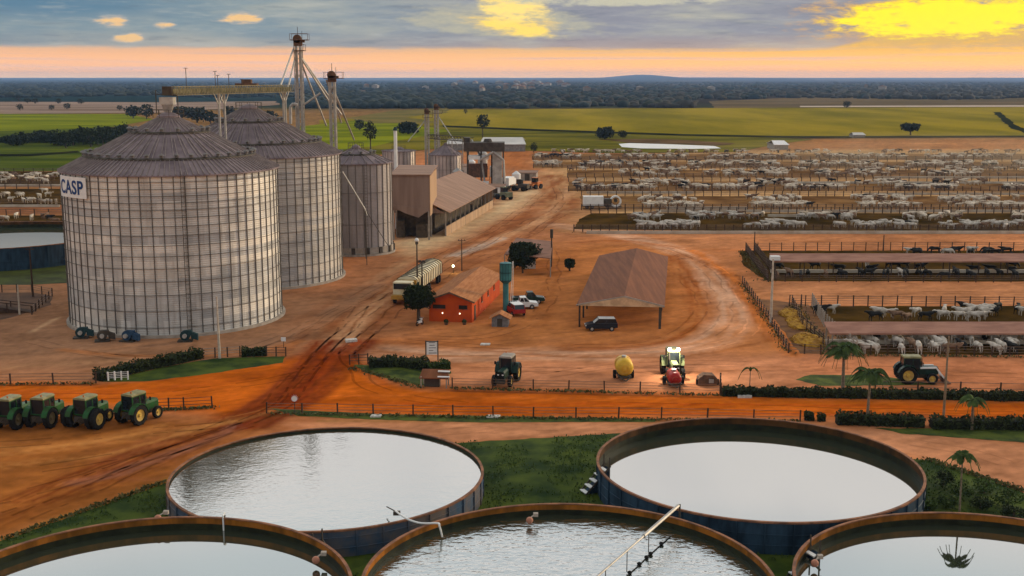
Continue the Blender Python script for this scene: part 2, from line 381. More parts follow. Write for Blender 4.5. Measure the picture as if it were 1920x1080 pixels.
    for dx_, w_ in ((-10, 2.2), (14, 1.6), (38, 1.8), (66, 1.3)):
        stroke([(610 + dx_, 660), (560 + dx_, 712), (500 + dx_, 752), (420 + dx_, 792), (250 + dx_, 850), (20 + dx_, 940)], w_, cc(118, 52, 24), .8, .7, .8, 90 + int(w_ * 10))
    for k_, pts in enumerate(([(500, 770), (380, 800), (200, 850), (-50, 880)], [(520, 775), (420, 822), (250, 890), (-20, 985)], [(440, 790), (250, 820), (0, 850), (-200, 860)], [(400, 830), (200, 900), (-100, 1000)], [(300, 800), (150, 830), (-100, 840)])):
        stroke(pts, 3.2, cc(*((120, 60, 26) if k_ % 2 else (196, 126, 70))), .75, .8, .8, 100 + k_)
    stroke([(440, 800), (400, 822), (340, 845), (240, 880), (140, 905)], 2.6, cc(150, 98, 84), .8, .5, .8, 120)
    stroke([(320, 900), (250, 925), (60, 995), (-100, 1060)], 1.6, cc(198, 136, 52), .8, .3, .9, 121)
    region(PATH, cc(216, 142, 104), .8, .95, .4)
    stroke([(600, 790), (900, 788), (1230, 790)], 1.2, cc(150, 110, 60), .8, .4, .9, 122)
    stroke([(848, 733), (1000, 737), (1350, 746)], .9, cc(96, 44, 20), .8, .3, .6, 140, .15)
    stroke([(500, 780), (1000, 787), (1400, 790)], .8, cc(96, 60, 24), .8, .3, .6, 141, .15)
    stroke([(-200, 724), (180, 722)], .8, cc(110, 58, 24), .8, .3, .6, 142, .15)
    stroke([(1380, 515), (1440, 600), (1488, 666)], 1.2, cc(120, 66, 32), .7, .5, .7, 143)
    stroke([(1400, 548), (1600, 556), (2300, 560)], 1.6, cc(150, 92, 58), .8, .6, .7, 144)
    stroke([(1100, 446), (1500, 452), (2300, 456)], 2, cc(168, 100, 62), .8, .6, .7, 145)
    for k_, yy in enumerate((264, 269, 275, 280)): stroke([(1500, yy + 2), (1800, yy), (2500, yy + 1)], 12, cc(*((156, 92, 50), (206, 140, 90))[k_ % 2]), .7, .8, .7, 146 + k_, 4)
    # silo apron
    stroke([(70, 610), (140, 650), (320, 668), (480, 650), (600, 600), (690, 540), (760, 500)], 6, cc(176, 126, 98), .7, .6, .8, 130)
    stroke([(120, 655), (200, 664), (330, 668), (470, 660), (560, 640)], 2.4, cc(186, 112, 66), .8, .4, .8, 131)
    stroke([(60, 622), (90, 606), (112, 596)], 1.4, cc(210, 160, 124), .9, .2, .8, 132)
    stroke([(-200, 700), (0, 690), (160, 680), (300, 672)], 3, cc(196, 140, 104), .7, .5, .8, 133)
    # foundations of far fields
    cm = (1 + (big - .5) * .4 + (med - .5) * .55 + (fine - .5) * .4)
    st_ = fbm(u / .8, v / 9, 3, 200); cm = cm + (st_ - .5) * .45 + (fbm(X / 9, Y / 1.3, 3, 222) - .5) * .30
    col = col * np.clip(cm, .4, 1.6)[:, None]
    col = col * np.array([1.03, 1.11, 1.04])[None]
    return np.clip(col, 0, 1)
def set_col(o, col):
    a = o.data.color_attributes.new('soil', 'FLOAT_COLOR', 'POINT')
    a.data.foreach_set('color', np.concatenate([col, np.ones((len(col), 1))], 1).astype(np.float32).ravel())

M_soil = mat('packed_soil', S(190, 120, 80), attr='soil', rough=0.95, scale=1.1, vary=0.62, bump=0.05, spec=0.0, detail=8)
# ground sheet reaching the horizon
us = np.concatenate([[-6, -4, -3, -2, -1.5, -1.1, -.85, -.7, -.58], np.arange(-.5, .5001, .0016), [.58, .7, .85, 1.1, 1.5, 2, 3, 4, 6]])
ys = [-80, -40, 0, 25, 40, 50]; y_ = 58.
while y_ < 340: ys.append(y_); y_ *= 1.0055
while y_ < 1500: ys.append(y_); y_ *= 1.015
while y_ < 90000: ys.append(y_); y_ *= 1.05
ys = np.array(ys); UU, YY = np.meshgrid(us, ys); XX = UU * (YY + 100)
hill = np.zeros_like(XX)
fm = YY > 6000
hill += np.where(fm, np.clip((YY - 6000) / 9000, 0, 1) * (fbm(XX / 2600, YY / 9000, 3, 77) - .45) * 26, 0)
def bump_at(px, Y, h, w):
    X0 = (px - 960) / F * Y * ct; return h * np.exp(-((XX - X0) / w) ** 2 - ((YY - Y) / 3000) ** 2)
hill += bump_at(1208, 16000, 42, 330) + bump_at(1300, 17000, 30, 2200) + bump_at(1850, 17000, 26, 500)
hill = np.where(YY > 5500, hill, 0)
V = np.stack([XX, YY, hill], -1).reshape(-1, 3); nr, nc = XX.shape
idx = np.arange(nr * nc).reshape(nr, nc)
Fq = np.stack([idx[:-1, :-1], idx[:-1, 1:], idx[1:, 1:], idx[1:, :-1]], -1).reshape(-1, 4)
gcol = paint(XX, YY)
Xf, Yf = XX.ravel(), YY.ravel()
far = np.clip((Yf - 1300) / 300, 0, 1)[:, None]
azf = np.degrees(np.arctan2(Xf, Yf)); sid = np.clip((azf + 14) / 30, 0, 1)[:, None]
fc = np.array(S(38, 58, 56))[None] * (1 - sid) + np.array(S(72, 60, 52))[None] * sid  # haze tint painted into the far ground, teal left and brown right
fn = fbm(Xf / 160, Yf / 700, 4, 301); fn2 = fbm(Xf / 900, Yf / 2600, 3, 305)
fc = fc * (0.55 + fn * .9)[:, None]
clear = np.clip((fn2 - .60) * 9, 0, 1)[:, None] * np.clip((Yf - 2200) / 800, 0, 1)[:, None]
fc = fc * (1 - clear) + np.array(S(112, 96, 74))[None] * clear
gcol = gcol * (1 - far) + fc * far
ground = npmesh('ground', V, Fq, M_soil); tag(ground, kind='structure'); set_col(ground, gcol)

def sheet_grid(name, pts, res, z, label=None):
    P = W(pts); xs = [p[0] for p in P]; y2 = [p[1] for p in P]
    gx = np.arange(max(min(xs), -95), min(max(xs), 95), res); gy = np.arange(min(y2), max(y2), res)
    GX, GY = np.meshgrid(gx, gy); i = np.arange(GX.size).reshape(GX.shape)
    Fq = np.stack([i[:-1, :-1], i[:-1, 1:], i[1:, 1:], i[1:, :-1]], -1).reshape(-1, 4)
    cx = GX.ravel()[Fq].mean(1); cy = GY.ravel()[Fq].mean(1); Fq = Fq[inside(cx, cy, P)]
    uq, inv = np.unique(Fq, return_inverse=True); Fq = inv.reshape(-1, 4)
    V = np.stack([GX.ravel()[uq], GY.ravel()[uq], np.full(len(uq), z)], -1)
    o = npmesh(name, V, Fq, M_soil); set_col(o, paint(V[:, 0], V[:, 1])); return tag(o, kind='structure')
sheet_grid('road', ROAD, .35, .008)
sheet_grid('path', PATH, .35, .008)

def tyre_track(pts, k, gap=1.9, w=.30, z=.013, seed=0, zig=0.0):
    P = smooth_line(W(pts), 10); out = []; d = [0]
    for a, b in zip(P[:-1], P[1:]): d.append(d[-1] + math.hypot(b[0] - a[0], b[1] - a[1]))
    n = max(4, int(d[-1] / .7)); t = np.linspace(0, d[-1], n); X = np.interp(t, d, [p[0] for p in P]); Y = np.interp(t, d, [p[1] for p in P])
    X = X + (fbm(t / 9, t * 0 + seed, 3, seed) - .5) * 1.6; Y = Y + (fbm(t / 11, t * 0 + seed + 5, 3, seed + 1) - .5) * 1.6
    tx = np.gradient(X); ty = np.gradient(Y); l = np.hypot(tx, ty) + 1e-9; nx, ny = -ty / l, tx / l; V = []; Fs = []; o = 0
    for s_ in (-gap / 2, gap / 2):
        ww = w * (.7 + .6 * fbm(t / 2.2, t * 0 + s_, 3, seed + 3))
        a = np.stack([X + nx * (s_ - ww / 2), Y + ny * (s_ - ww / 2), t * 0 + z], -1); b = np.stack([X + nx * (s_ + ww / 2), Y + ny * (s_ + ww / 2), t * 0 + z], -1)
        V += [a, b]; i = np.arange(n - 1); gate = fbm(t[:-1] / 3.5, t[:-1] * 0 + seed, 3, seed + 9) > .40
        Fs.append(np.stack([o + i, o + i + 1, o + n + i + 1, o + n + i], -1)[gate]); o += 2 * n
    V = np.concatenate(V); o_ = npmesh('tyre_track', V, np.concatenate(Fs), M_soil); set_col(o_, np.clip(paint(V[:, 0], V[:, 1]) * k, 0, 1)); tag(o_, kind='structure')
for i_, (pts_, k_) in enumerate((([(1040, 350), (1050, 385), (960, 430), (840, 495), (720, 565), (640, 625), (600, 670), (540, 745), (440, 800), (250, 870), (0, 960)], .62), ([(1020, 360), (940, 420), (830, 480), (700, 560), (625, 640), (575, 690), (500, 760), (380, 815), (200, 880), (0, 935)], .7),
        ([(1060, 400), (990, 440), (880, 500), (770, 560), (690, 625), (650, 665), (660, 690), (720, 735), (900, 757), (1300, 762), (1900, 775)], .66), ([(560, 760), (800, 766), (1200, 770), (1920, 782)], .72), ([(-60, 742), (200, 744), (400, 728), (560, 700), (640, 665), (690, 620)], .64),
        ([(1100, 452), (1200, 458), (1290, 486), (1345, 535), (1362, 590), (1320, 638), (1200, 656), (1000, 660), (850, 664), (700, 655)], .8), ([(1150, 446), (1260, 468), (1350, 510), (1400, 570), (1400, 625), (1300, 655), (1100, 668), (900, 676)], 1.22), ([(1260, 500), (1310, 550), (1305, 600), (1230, 640), (1060, 650), (900, 650), (760, 640)], .78),
        ([(1030, 470), (1040, 520), (1010, 590), (920, 632), (760, 632)], .75), ([(880, 690), (1100, 694), (1400, 690), (1700, 700), (1920, 706)], .8), ([(1000, 706), (1200, 684), (1380, 680), (1480, 690), (1900, 690)], .8), ([(500, 785), (400, 812), (250, 850), (60, 880), (-60, 890)], .66), ([(470, 800), (330, 842), (200, 900), (0, 985)], .68), ([(430, 795), (250, 812), (60, 832), (-60, 838)], .7),
        ([(120, 655), (300, 672), (460, 655), (600, 600), (700, 540), (800, 490)], .78), ([(60, 640), (200, 668), (400, 672), (540, 640), (640, 580)], .8), ([(1400, 545), (1600, 548), (1920, 550)], .75), ([(1100, 450), (1400, 455), (1920, 456)], .78), ([(820, 812), (1000, 800), (1200, 800)], .85), ([(1700, 830), (1820, 850), (1920, 880)], .85))): tyre_track(pts_, k_, seed=i_ * 7 + 1)
def flat(name, pts, z, m, kind='structure', jit=0.0, step=2.0, label=None, cat=None, world_pts=False):
    P = pts if world_pts else W(pts); out = []
    for i in range(len(P)):
        a = Vector(P[i]); b = Vector(P[(i + 1) % len(P)]); d = (b - a).length; k = max(1, min(60, int(d / step))) if jit else 1
        for j in range(k):
            p = a.lerp(b, j / k); out.append((p.x + random.uniform(-jit, jit), p.y + random.uniform(-jit, jit), z))
    mb = MB(); mb.add(out, [tuple(range(len(out)))])
    o = mb.build(name, m); return tag(o, label, cat, kind=kind)
M_grass = mat('lawn_grass', S(84, 98, 30), S(34, 56, 18), rough=.95, scale=.22, bump=.12, detail=10, spec=.1)
M_grass2 = mat('verge_grass', S(96, 106, 40), S(46, 62, 26), rough=.95, scale=.5, bump=.1, detail=8, spec=.1)
M_dark = mat('pen_mud', S(96, 70, 30), S(56, 42, 16), rough=.9, spec=0, scale=.12, bump=.06, detail=9)
M_dark2 = mat('far_pen_mud', S(158, 116, 72), S(104, 72, 42), rough=.9, spec=0, scale=.08, bump=.06, detail=9)
LAWN = [(-300, 1130), (0, 1016), (316, 904), (420, 930), (600, 880), (865, 830), (1160, 813), (1300, 850), (1600, 850), (1742, 864), (1920, 924), (2300, 1062), (2300, 1500), (-300, 1500)]
flat('lawn', LAWN, .02, M_grass, jit=.12, step=.8)
flat('lawn', [(1640, 803), (1920, 806), (2300, 812), (2300, 850), (1920, 830), (1690, 813)], .02, M_grass2, jit=.12, step=.8)
flat('lawn', [(505, 766), (700, 776), (1230, 786), (1226, 791), (900, 792), (700, 787), (560, 780)], .02, M_grass2, jit=.1, step=.8)
flat('lawn', [(185, 716), (300, 690), (400, 672), (536, 668), (530, 680), (400, 700), (270, 716)], .02, M_grass, jit=.12, step=.8)
flat('lawn', [(662, 684), (840, 690), (848, 700), (800, 724), (740, 714), (690, 700)], .02, M_grass2, jit=.12, step=.8)
flat('lawn', [(1490, 712), (1520, 703), (1640, 703), (1760, 722), (1540, 724)], .02, M_grass2, jit=.12, step=.8)

# fields
M_fieldR = mat('crop_field', S(170, 146, 40), S(128, 116, 26), rough=.95, spec=0, scale=.012, stretch=(1, .25, 1), detail=7)
M_fieldL = mat('young_crop', S(146, 150, 22), S(104, 114, 18), rough=.95, spec=0, scale=.03, stretch=(.3, 1, 1), detail=7)
M_fieldD = mat('dark_pasture', S(66, 80, 30), S(104, 112, 36), rough=.95, spec=0, scale=.03, stretch=(.25, 1.6, 1), detail=6)
M_tan = mat('dry_field', S(128, 106, 74), S(104, 88, 58), rough=.95, spec=0, scale=.008, stretch=(.4, 1, 1), detail=6)
M_tanl = mat('stubble_field', S(176, 150, 132), S(136, 112, 92), rough=.95, spec=0, scale=.01, stretch=(.3, 1.5, 1), detail=6)
M_pale = mat('pale_dust', S(216, 190, 170), rough=.9, scale=.05, vary=.15)
M_shrub = mat('dark_verge', S(58, 58, 28), S(30, 34, 18), rough=.95, spec=0, scale=.05)
flat('field', [(600, 226), (740, 212), (840, 206), (1300, 203), (1920, 201), (2900, 203), (2900, 270), (1920, 256), (1500, 257), (1280, 253), (1000, 243), (830, 236), (600, 238)], .25, M_fieldR, jit=1.2, step=25)
flat('field', [(560, 240), (700, 228), (860, 238), (1040, 247), (1290, 254), (1430, 257), (1520, 262), (1380, 285), (1160, 288), (980, 283), (900, 270), (700, 292), (560, 300)], .20, mat('green_pasture', S(140, 126, 40), S(84, 84, 26), rough=.95, spec=0, scale=.03, stretch=(.4, 1, 1), detail=8), jit=1.2, step=20)
flat('field', [(560, 238), (690, 224), (780, 236), (850, 246), (760, 262), (700, 275), (560, 290)], .3, M_fieldL, jit=1.2, step=20)
flat('field', [(-700, 214), (0, 214), (240, 214), (290, 225), (200, 240), (0, 246), (-700, 250)], .25, M_fieldL, jit=1.2, step=20)
flat('field', [(-700, 250), (0, 246), (200, 240), (290, 280), (200, 320), (0, 322), (-700, 330)], .2, M_fieldD, jit=1.2, step=15)
flat('field', [(-900, 191), (0, 191), (300, 192), (520, 190), (520, 197), (300, 212), (0, 214), (-700, 214)], .3, M_tanl, jit=3, step=60)
flat('field', [(1330, 190), (1500, 183), (1920, 178), (2800, 178), (2800, 202), (1920, 200), (1500, 202), (1340, 203)], .3, M_tan, jit=3, step=60)
flat('field', [(650, 222), (740, 208), (840, 204), (840, 212), (760, 220), (830, 232), (700, 232)], .36, mat('bare_strip', S(140, 122, 66), S(112, 104, 54), rough=.95, spec=0, scale=.02), jit=2, step=25)
flat('track', [(1500, 199.3), (1920, 198.2), (2800, 197.8), (2800, 200.6), (1920, 200.8), (1500, 201.4)], .5, M_pale)
flat('track', [(1862, 211), (1876, 211), (1905, 236), (1945, 250), (1925, 252), (1893, 240)], .45, M_shrub, jit=1, step=15)
flat('track', [(830, 236), (1000, 243), (1280, 252.5), (1500, 256.5), (1920, 255.5), (2900, 268), (2900, 271), (1920, 258), (1500, 260), (1280, 255.5), (1000, 246), (830, 239)], .42, M_shrub, jit=1, step=15)
flat('track', [(-400, 262), (60, 264), (150, 258), (152, 261), (60, 269), (-400, 267)], .4, M_shrub, jit=1, step=10)
flat('track', [(-400, 292), (60, 290), (150, 284), (152, 287), (60, 294), (-400, 296)], .4, M_shrub, jit=1, step=10)
flat('pond', [(1160, 271), (1180, 269.5), (1250, 271.5), (1340, 275), (1352, 279.5), (1300, 280.5), (1200, 279.5), (1166, 277)], .34, mat('pale_pond_water', (.55, .53, .47), rough=.25, scale=.02, spec=.8, vary=.1))
flat('field', [(1120, 262), (1260, 262), (1380, 270), (1345, 274.5), (1250, 271), (1180, 269)], .33, mat('dry_bank', S(128, 98, 70), S(92, 72, 46), spec=0, scale=.05), jit=1.5, step=12)
# cattle pen floors
PENS = []      # (name, poly px)
def pen(pts, m=M_dark, z=.012): flat('pen_floor', pts, z, m, jit=.25, step=1.5)
pen([(1520, 574), (2300, 574), (2300, 668), (1600, 664), (1560, 620)])
pen([(1385, 470), (2400, 470), (2400, 529), (1440, 527), (1395, 500)])
pen([(1108, 400), (2500, 400), (2500, 435), (1500, 434), (1076, 430), (1085, 412)], M_dark)
pen([(1088, 368), (2500, 368), (2500, 393), (1092, 393)], M_dark2)
pen([(1066, 340), (2500, 340), (2500, 360), (1066, 358)], M_dark2)
pen([(1064, 319), (2500, 319), (2500, 333), (1064, 333)], M_dark2)
pen([(1000, 303), (2500, 303), (2500, 315), (1000, 315)], M_dark2)
pen([(998, 289), (2500, 288), (2500, 299), (998, 300)], M_dark2)
pen([(-500, 404), (130, 404), (130, 428), (-500, 428)], M_dark)
pen([(-500, 354), (130, 354), (130, 384), (-500, 384)], M_dark)
pen([(-500, 322), (130, 322), (130, 346), (-500, 346)], M_dark)
flat('lawn', [(-500, 505), (150, 490), (150, 530), (60, 534), (-500, 540)], .02, mat('rough_grass', S(84, 92, 34), S(60, 62, 26), scale=.3, detail=8), jit=.3)
flat('pen_floor', [(-400, 552), (60, 548), (100, 556), (96, 572), (40, 590), (0, 600), (-400, 640)], .012, mat('brown_mud', S(116, 82, 56), S(84, 58, 40), scale=.3, detail=8), jit=.3)
flat('pen_floor', [(1420, 560), (1520, 572), (1600, 668), (1500, 662)], .01, mat('dry_verge', S(148, 98, 50), S(104, 64, 32), scale=.4, detail=8), jit=.3)
# END SETTING

# ================================================================== OBJECTS
def cyl_mat(name, base, nx, nz, Hh, metal=.5, rough=.45, var=.35, dirt=(.2, .16, .13)):
    """galvanised sheet panels: every panel of the wall has its own tone"""
    if name in MATS: return MATS[name]
    m = bpy.data.materials.new(name); m.use_nodes = True; MATS[name] = m
    nt = m.node_tree; b = nt.nodes['Principled BSDF']; k = NB(nt)
    t = nt.nodes.new('ShaderNodeTexCoord'); s = nt.nodes.new('ShaderNodeSeparateXYZ'); nt.links.new(t.outputs['Object'], s.inputs[0])
    an = k.m('MULTIPLY', k.m('ARCTAN2', s.outputs[1], s.outputs[0]), nx / (2 * PI)); zz = k.m('MULTIPLY', s.outputs[2], nz / Hh)
    row = k.m('FLOOR', zz)
    cell = k.comb(k.m('FLOOR', k.m('ADD', an, k.m('MULTIPLY', row, 1.5))), row, 0.0)
    wn_ = nt.nodes.new('ShaderNodeTexWhiteNoise'); wn_.noise_dimensions = '2D'; nt.links.new(cell, wn_.inputs['Vector'])
    cell2 = k.comb(k.m('FLOOR', k.m('MULTIPLY', an, .11)), row, 3.0)
    wn2 = nt.nodes.new('ShaderNodeTexWhiteNoise'); wn2.noise_dimensions = '2D'; nt.links.new(cell2, wn2.inputs['Vector'])
    n = k.noise(t.outputs['Object'], .25, 5, .6)
    ns_ = k.noise(k.comb(k.m('MULTIPLY', an, 1.2), k.m('MULTIPLY', s.outputs[2], .06), 0), 1.0, 4, .6)
    v = k.m('ADD', 1 - var / 2, k.m('MULTIPLY', k.m('ADD', k.m('MULTIPLY', wn_.outputs['Value'], .4), k.m('MULTIPLY', wn2.outputs['Value'], .6)), var))
    v = k.m('MULTIPLY', v, k.m('ADD', .55, k.m('MULTIPLY', n, .95)))
    warm = k.mix(wn2.outputs['Value'], base, (base[0] * 1.05, base[1] * .98, base[2] * .88))
    sc = nt.nodes.new('ShaderNodeVectorMath'); sc.operation = 'SCALE'; nt.links.new(warm, sc.inputs[0]); nt.links.new(v, sc.inputs['Scale'])
    col = k.mix(k.m('MULTIPLY', k.step(ns_, .50, .76), .65), sc.outputs[0], dirt)
    nt.links.new(col, b.inputs['Base Color'])
    b.inputs['Metallic'].default_value = metal; b.inputs['Roughness'].default_value = rough
    wv = k.m('SINE', k.m('MULTIPLY', s.outputs[2], 2 * PI / .28))
    bp = nt.nodes.new('ShaderNodeBump'); bp.inputs['Strength'].default_value = .5; bp.inputs['Distance'].default_value = .02
    nt.links.new(wv, bp.inputs['Height']); nt.links.new(bp.outputs[0], b.inputs['Normal'])
    return m
M_steel = mat('galvanised_steel', (.42, .40, .37), rough=.5, metal=.4, scale=.8, vary=.3)
M_steeld = mat('dark_steel', (.085, .070, .055), rough=.7, metal=.3, scale=.8)
M_rust = mat('rusty_steel', (.16, .085, .05), (.08, .05, .035), rough=.85, scale=1.5)
M_roofm = mat('silo_roof_sheet', S(154, 138, 140), S(120, 106, 110), rough=.7, metal=.05, scale=.35, detail=8)
M_white = mat('white_paint', (.72, .72, .70), rough=.5, scale=1, vary=.12)
M_blue = mat('blue_lettering', (.012, .05, .17), rough=.5, vary=.1)
M_black = mat('black_rubber', (.018, .017, .016), rough=.8, scale=4)
M_glass = mat('dark_glass', (.015, .02, .024), rough=.15, spec=.4)
M_conc = mat('pale_concrete', (.36, .31, .26), rough=.9, scale=.8, vary=.3)
M_wood = mat('weathered_wood', (.16, .10, .06), rough=.9, scale=2)
M_postw = mat('dark_timber', (.075, .045, .03), rough=.9, scale=2)
M_rail = mat('fence_wire', (.22, .15, .11), rough=.8, scale=2)

def silo(label, X, Y, R, H, apex, nst, rings, mw, capr=.1, vents=((.77, 38), (.36, 16)), ladder_a=-1.2):
    t = thing('grain_silo', label, 'grain silo', (X, Y, 0), group='grain silos')
    MB().lathe([(R, .35), (R, H)], n=nst * 2).build('wall', mw, t, smooth=True)
    fb = MB().lathe([(R + .5, 0), (R + .5, .35), (R - .5, .36)], n=64); fb.build('foundation', M_conc, t)
    sb = MB()
    for i in range(nst):
        a = 2 * PI * i / nst; sb.box(((R + .05) * math.cos(a), (R + .05) * math.sin(a), H / 2 + .2), (.12, .10, H - .4), a)
    sb.build('stiffeners', M_stiff, t)
    for zr in rings:
        MB().lathe([(R + .10, zr - .028), (R + .15, zr - .028), (R + .15, zr + .028), (R + .10, zr + .028)], n=72).build('wind_ring', M_stiff, t)
    # roof cone with standing ribs
    re = R + .35; rc = R * capr; za = apex - .9
    roof = MB().lathe([(re, H - .15), (re, H), (rc, za)], n=nst * 2)
    ro = roof.build('roof', M_roofm, t)
    rb = MB()
    for i in range(nst * 2 if nst > 40 else nst):
        a = PI * (i + .5) / nst if nst > 40 else 2 * PI * (i + .5) / nst
        p0 = Vector((re * math.cos(a), re * math.sin(a), H + .06)); p1 = Vector((rc * math.cos(a), rc * math.sin(a), za + .06))
        mid = p1 if i % 3 == 0 else p0.lerp(p1, .62 if i % 3 == 1 else .26)
        rb.bar(p0, mid, .10, .14)
    rb.build('roof_ribs', mat('roof_rib_sheet', S(160, 146, 142), rough=.6, metal=.1, scale=1), ro)
    for fr, n in vents:
        zz = H + (za - H) * (1 - fr) / (1 - capr) ; rr = re + (rc - re) * (1 - fr) / (1 - capr)
        MB().lathe([(rr + .25, zz - .05), (rr + .2, zz + .12), (rr - .2, zz + .25)], n=64).build('roof_ring', M_steeld, ro)
        for i in range(n):
            a = 2 * PI * i / n + .1
            c = Vector((rr * math.cos(a), rr * math.sin(a), zz + .28))
            MB().cyl(c, c + Vector((0, 0, .35)), .26, .26, 8).cyl(c + Vector((0, 0, .35)), c + Vector((0, 0, .55)), .48, .05, 8).build('roof_vent', M_rivet, ro)
    cb = MB().lathe([(rc + .1, za - .1), (rc + .1, za + .25), (rc * .75, za + .55), (0.01, apex)], n=24); cb.build('roof_cap', M_roofm, t)
    # peak platform with rails
    pf = MB(); hr = rc + .7
    for i in range(10):
        a = 2 * PI * i / 10; b = 2 * PI * (i + 1) / 10
        p = Vector((hr * math.cos(a), hr * math.sin(a), za)); q_ = Vector((hr * math.cos(b), hr * math.sin(b), za))
        pf.bar(p, p + Vector((0, 0, 1.1)), .06); pf.bar(p + Vector((0, 0, 1.1)), q_ + Vector((0, 0, 1.1)), .05); pf.bar(p + Vector((0, 0, .55)), q_ + Vector((0, 0, .55)), .04)
    pf.build('peak_rail', M_steeld, t)
    lb = MB(); ca, sa = math.cos(ladder_a), math.sin(ladder_a)
    for w in (-.25, .25):
        lb.bar((ca * (R + .45) - sa * w, sa * (R + .45) + ca * w, .5), (ca * (R + .45) - sa * w, sa * (R + .45) + ca * w, H + .5), .06)
    k = 1
    while k < H: lb.bar((ca * (R + .45) + sa * .25, sa * (R + .45) - ca * .25, k), (ca * (R + .45) - sa * .25, sa * (R + .45) + ca * .25, k), .04); k += .6
    lb.build('ladder', M_steeld, t)
    return t
M_rivet = mat('vent_steel', (.17, .155, .145), rough=.6, scale=1)
M_stiff = mat('stiffener_steel', (.14, .125, .11), rough=.6, metal=.2, scale=.5)
MW1 = cyl_mat('silo_wall_sheet', (.47, .465, .455), 64, 19, 21.2, metal=.1, rough=.55, var=.8)
MW2 = cyl_mat('silo_wall_sheet_worn', (.37, .36, .355), 64, 19, 21.0, metal=.12, rough=.55, var=.5)
MW3 = cyl_mat('small_silo_sheet', (.26, .24, .245), 24, 1, 17.5, metal=.15, rough=.55, var=.4)
S1 = (-47.6, 164.2, 14.5, 21.13); S2 = (-43.97, 198.2, 14.84, 21.0); S3 = (-30.07, 227.2, 6.75, 17.47)
rg = [1.3, 3.5, 5.6, 7.4, 9.1, 10.7, 12.1, 13.4, 14.6, 15.7, 16.7, 17.6, 18.5, 19.4, 20.3]
s1 = silo('huge round corrugated grain silo nearest the camera with a white name board', *S1, 28.9, 64, rg, MW1)
s2 = silo('huge round grain silo standing directly behind the one with the name board', *S2, 29.2, 64, rg, MW2)
s3 = silo('small narrow grain silo with a pale base ring beside the warehouse', *S3, 20.9, 30, [6, 12], MW3, .12, ((.5, 10),))
MB().lathe([(6.95, .4), (6.95, 1.6)], n=48).build('base_ring', M_conc, s3)
for i in range(16):
    a = 2 * PI * i / 16; MB().box((7.05 * math.cos(a), 7.05 * math.sin(a), 1), (.25, .7, 1.2), a).build('base_plate', M_steeld, s3)
# name board, bent round the wall
ang = [math.atan2(yy - S1[1], xx - S1[0]) for xx, yy in ((S1[0] - 13.55, S1[1] - 5.4), (S1[0] - 9.7, S1[1] - 10.8))]
def on_silo(a, z, off): return ((S1[2] + off) * math.cos(a), (S1[2] + off) * math.sin(a), z)
nbd = MB(); zA, zB = 18.0, 20.75; A0 = math.radians(-147); A1 = math.radians(-120)
N_ = 16
for off in (.32,):
    vs = []; 
    for i in range(N_ + 1):
        a = A0 + (A1 - A0) * i / N_; vs += [on_silo(a, zA, .26), on_silo(a, zB, .26), on_silo(a, zB, .36), on_silo(a, zA, .36)]
    fs = []
    for i in range(N_):
        for j in range(4): fs.append((i * 4 + j, i * 4 + (j + 1) % 4, (i + 1) * 4 + (j + 1) % 4, (i + 1) * 4 + j))
    fs += [(3, 2, 1, 0), tuple(N_ * 4 + j for j in range(4))]
    nbd.add(vs, fs)
board = nbd.build('name_board', M_white, s1)
cu = bpy.data.curves.new('lettering', 'FONT'); cu.body = 'CASP'; cu.size = 2.6; cu.extrude = .02; cu.offset = .05; cu.space_character = 1.08
to = bpy.data.objects.new('lettering_curve', cu); C.objects.link(to); bpy.context.view_layer.update()
me = bpy.data.meshes.new_from_object(to.evaluated_get(bpy.context.evaluated_depsgraph_get())); C.objects.unlink(to); bpy.data.objects.remove(to)
co = np.zeros(len(me.vertices) * 3, np.float32); me.vertices.foreach_get('co', co); co = co.reshape(-1, 3)
wdt = co[:, 0].max() - co[:, 0].min(); hgt = co[:, 1].max() - co[:, 1].min(); arc = (A1 - A0) * S1[2]
fx_ = (co[:, 0] - co[:, 0].min()) / wdt * .86 + .07; zz_ = zA + .45 + (co[:, 1] - co[:, 1].min()) / hgt * (zB - zA - .9)
aa = A0 + (A1 - A0) * fx_; rr_ = S1[2] + .37 + (co[:, 2] + .02) * 1.0
co = np.stack([rr_ * np.cos(aa), rr_ * np.sin(aa), zz_], -1); me.vertices.foreach_set('co', co.astype(np.float32).ravel()); me.update()
me.materials.clear(); me.materials.append(M_blue); lt = bpy.data.objects.new('lettering', me); C.objects.link(lt); lt.parent = board
# aeration fans at the foot of the first silo
M_teal = mat('teal_machine_paint', (.022, .05, .055), rough=.6, scale=2); M_bluep = mat('blue_machine_paint', (.03, .065, .12), rough=.6, scale=2)
def fan(px, py, rz, m, label):
    x, y = G(px, py); t = thing('aeration_fan', label, 'fan', (x, y, 0), rz, 'aeration fans at the foot of the silo'); t.scale = (.85,) * 3
    MB().box((0, 0, .12), (2.2, 1.5, .24)).build('base', M_steeld, t)
    MB().cyl((0, -.45, .95), (0, .45, .95), .75, n=18).box((.5, 0, 1.35), (1.1, .8, .7)).build('housing', m, t)
    MB().cyl((0, -.5, .95), (0, -.9, .95), .33, n=12).build('motor', M_steel, t)
    MB().side([(.9, .5), (1.9, .2), (1.9, 1.1), (.9, 1.5)], -.35, .35).build('duct', m, t)
for a_ in ((152, 634, .2, M_teal, 'dark teal fan at the left end of the silo foot'), (192, 640, .3, M_steeld, 'dark grey low fan second from the left at the silo foot'), (240, 640, -.2, M_bluep, 'blue fan at the silo foot, third from the left'), (348, 640, .1, M_teal, 'greenish fan standing right of the middle of the silo foot')): fan(*a_)

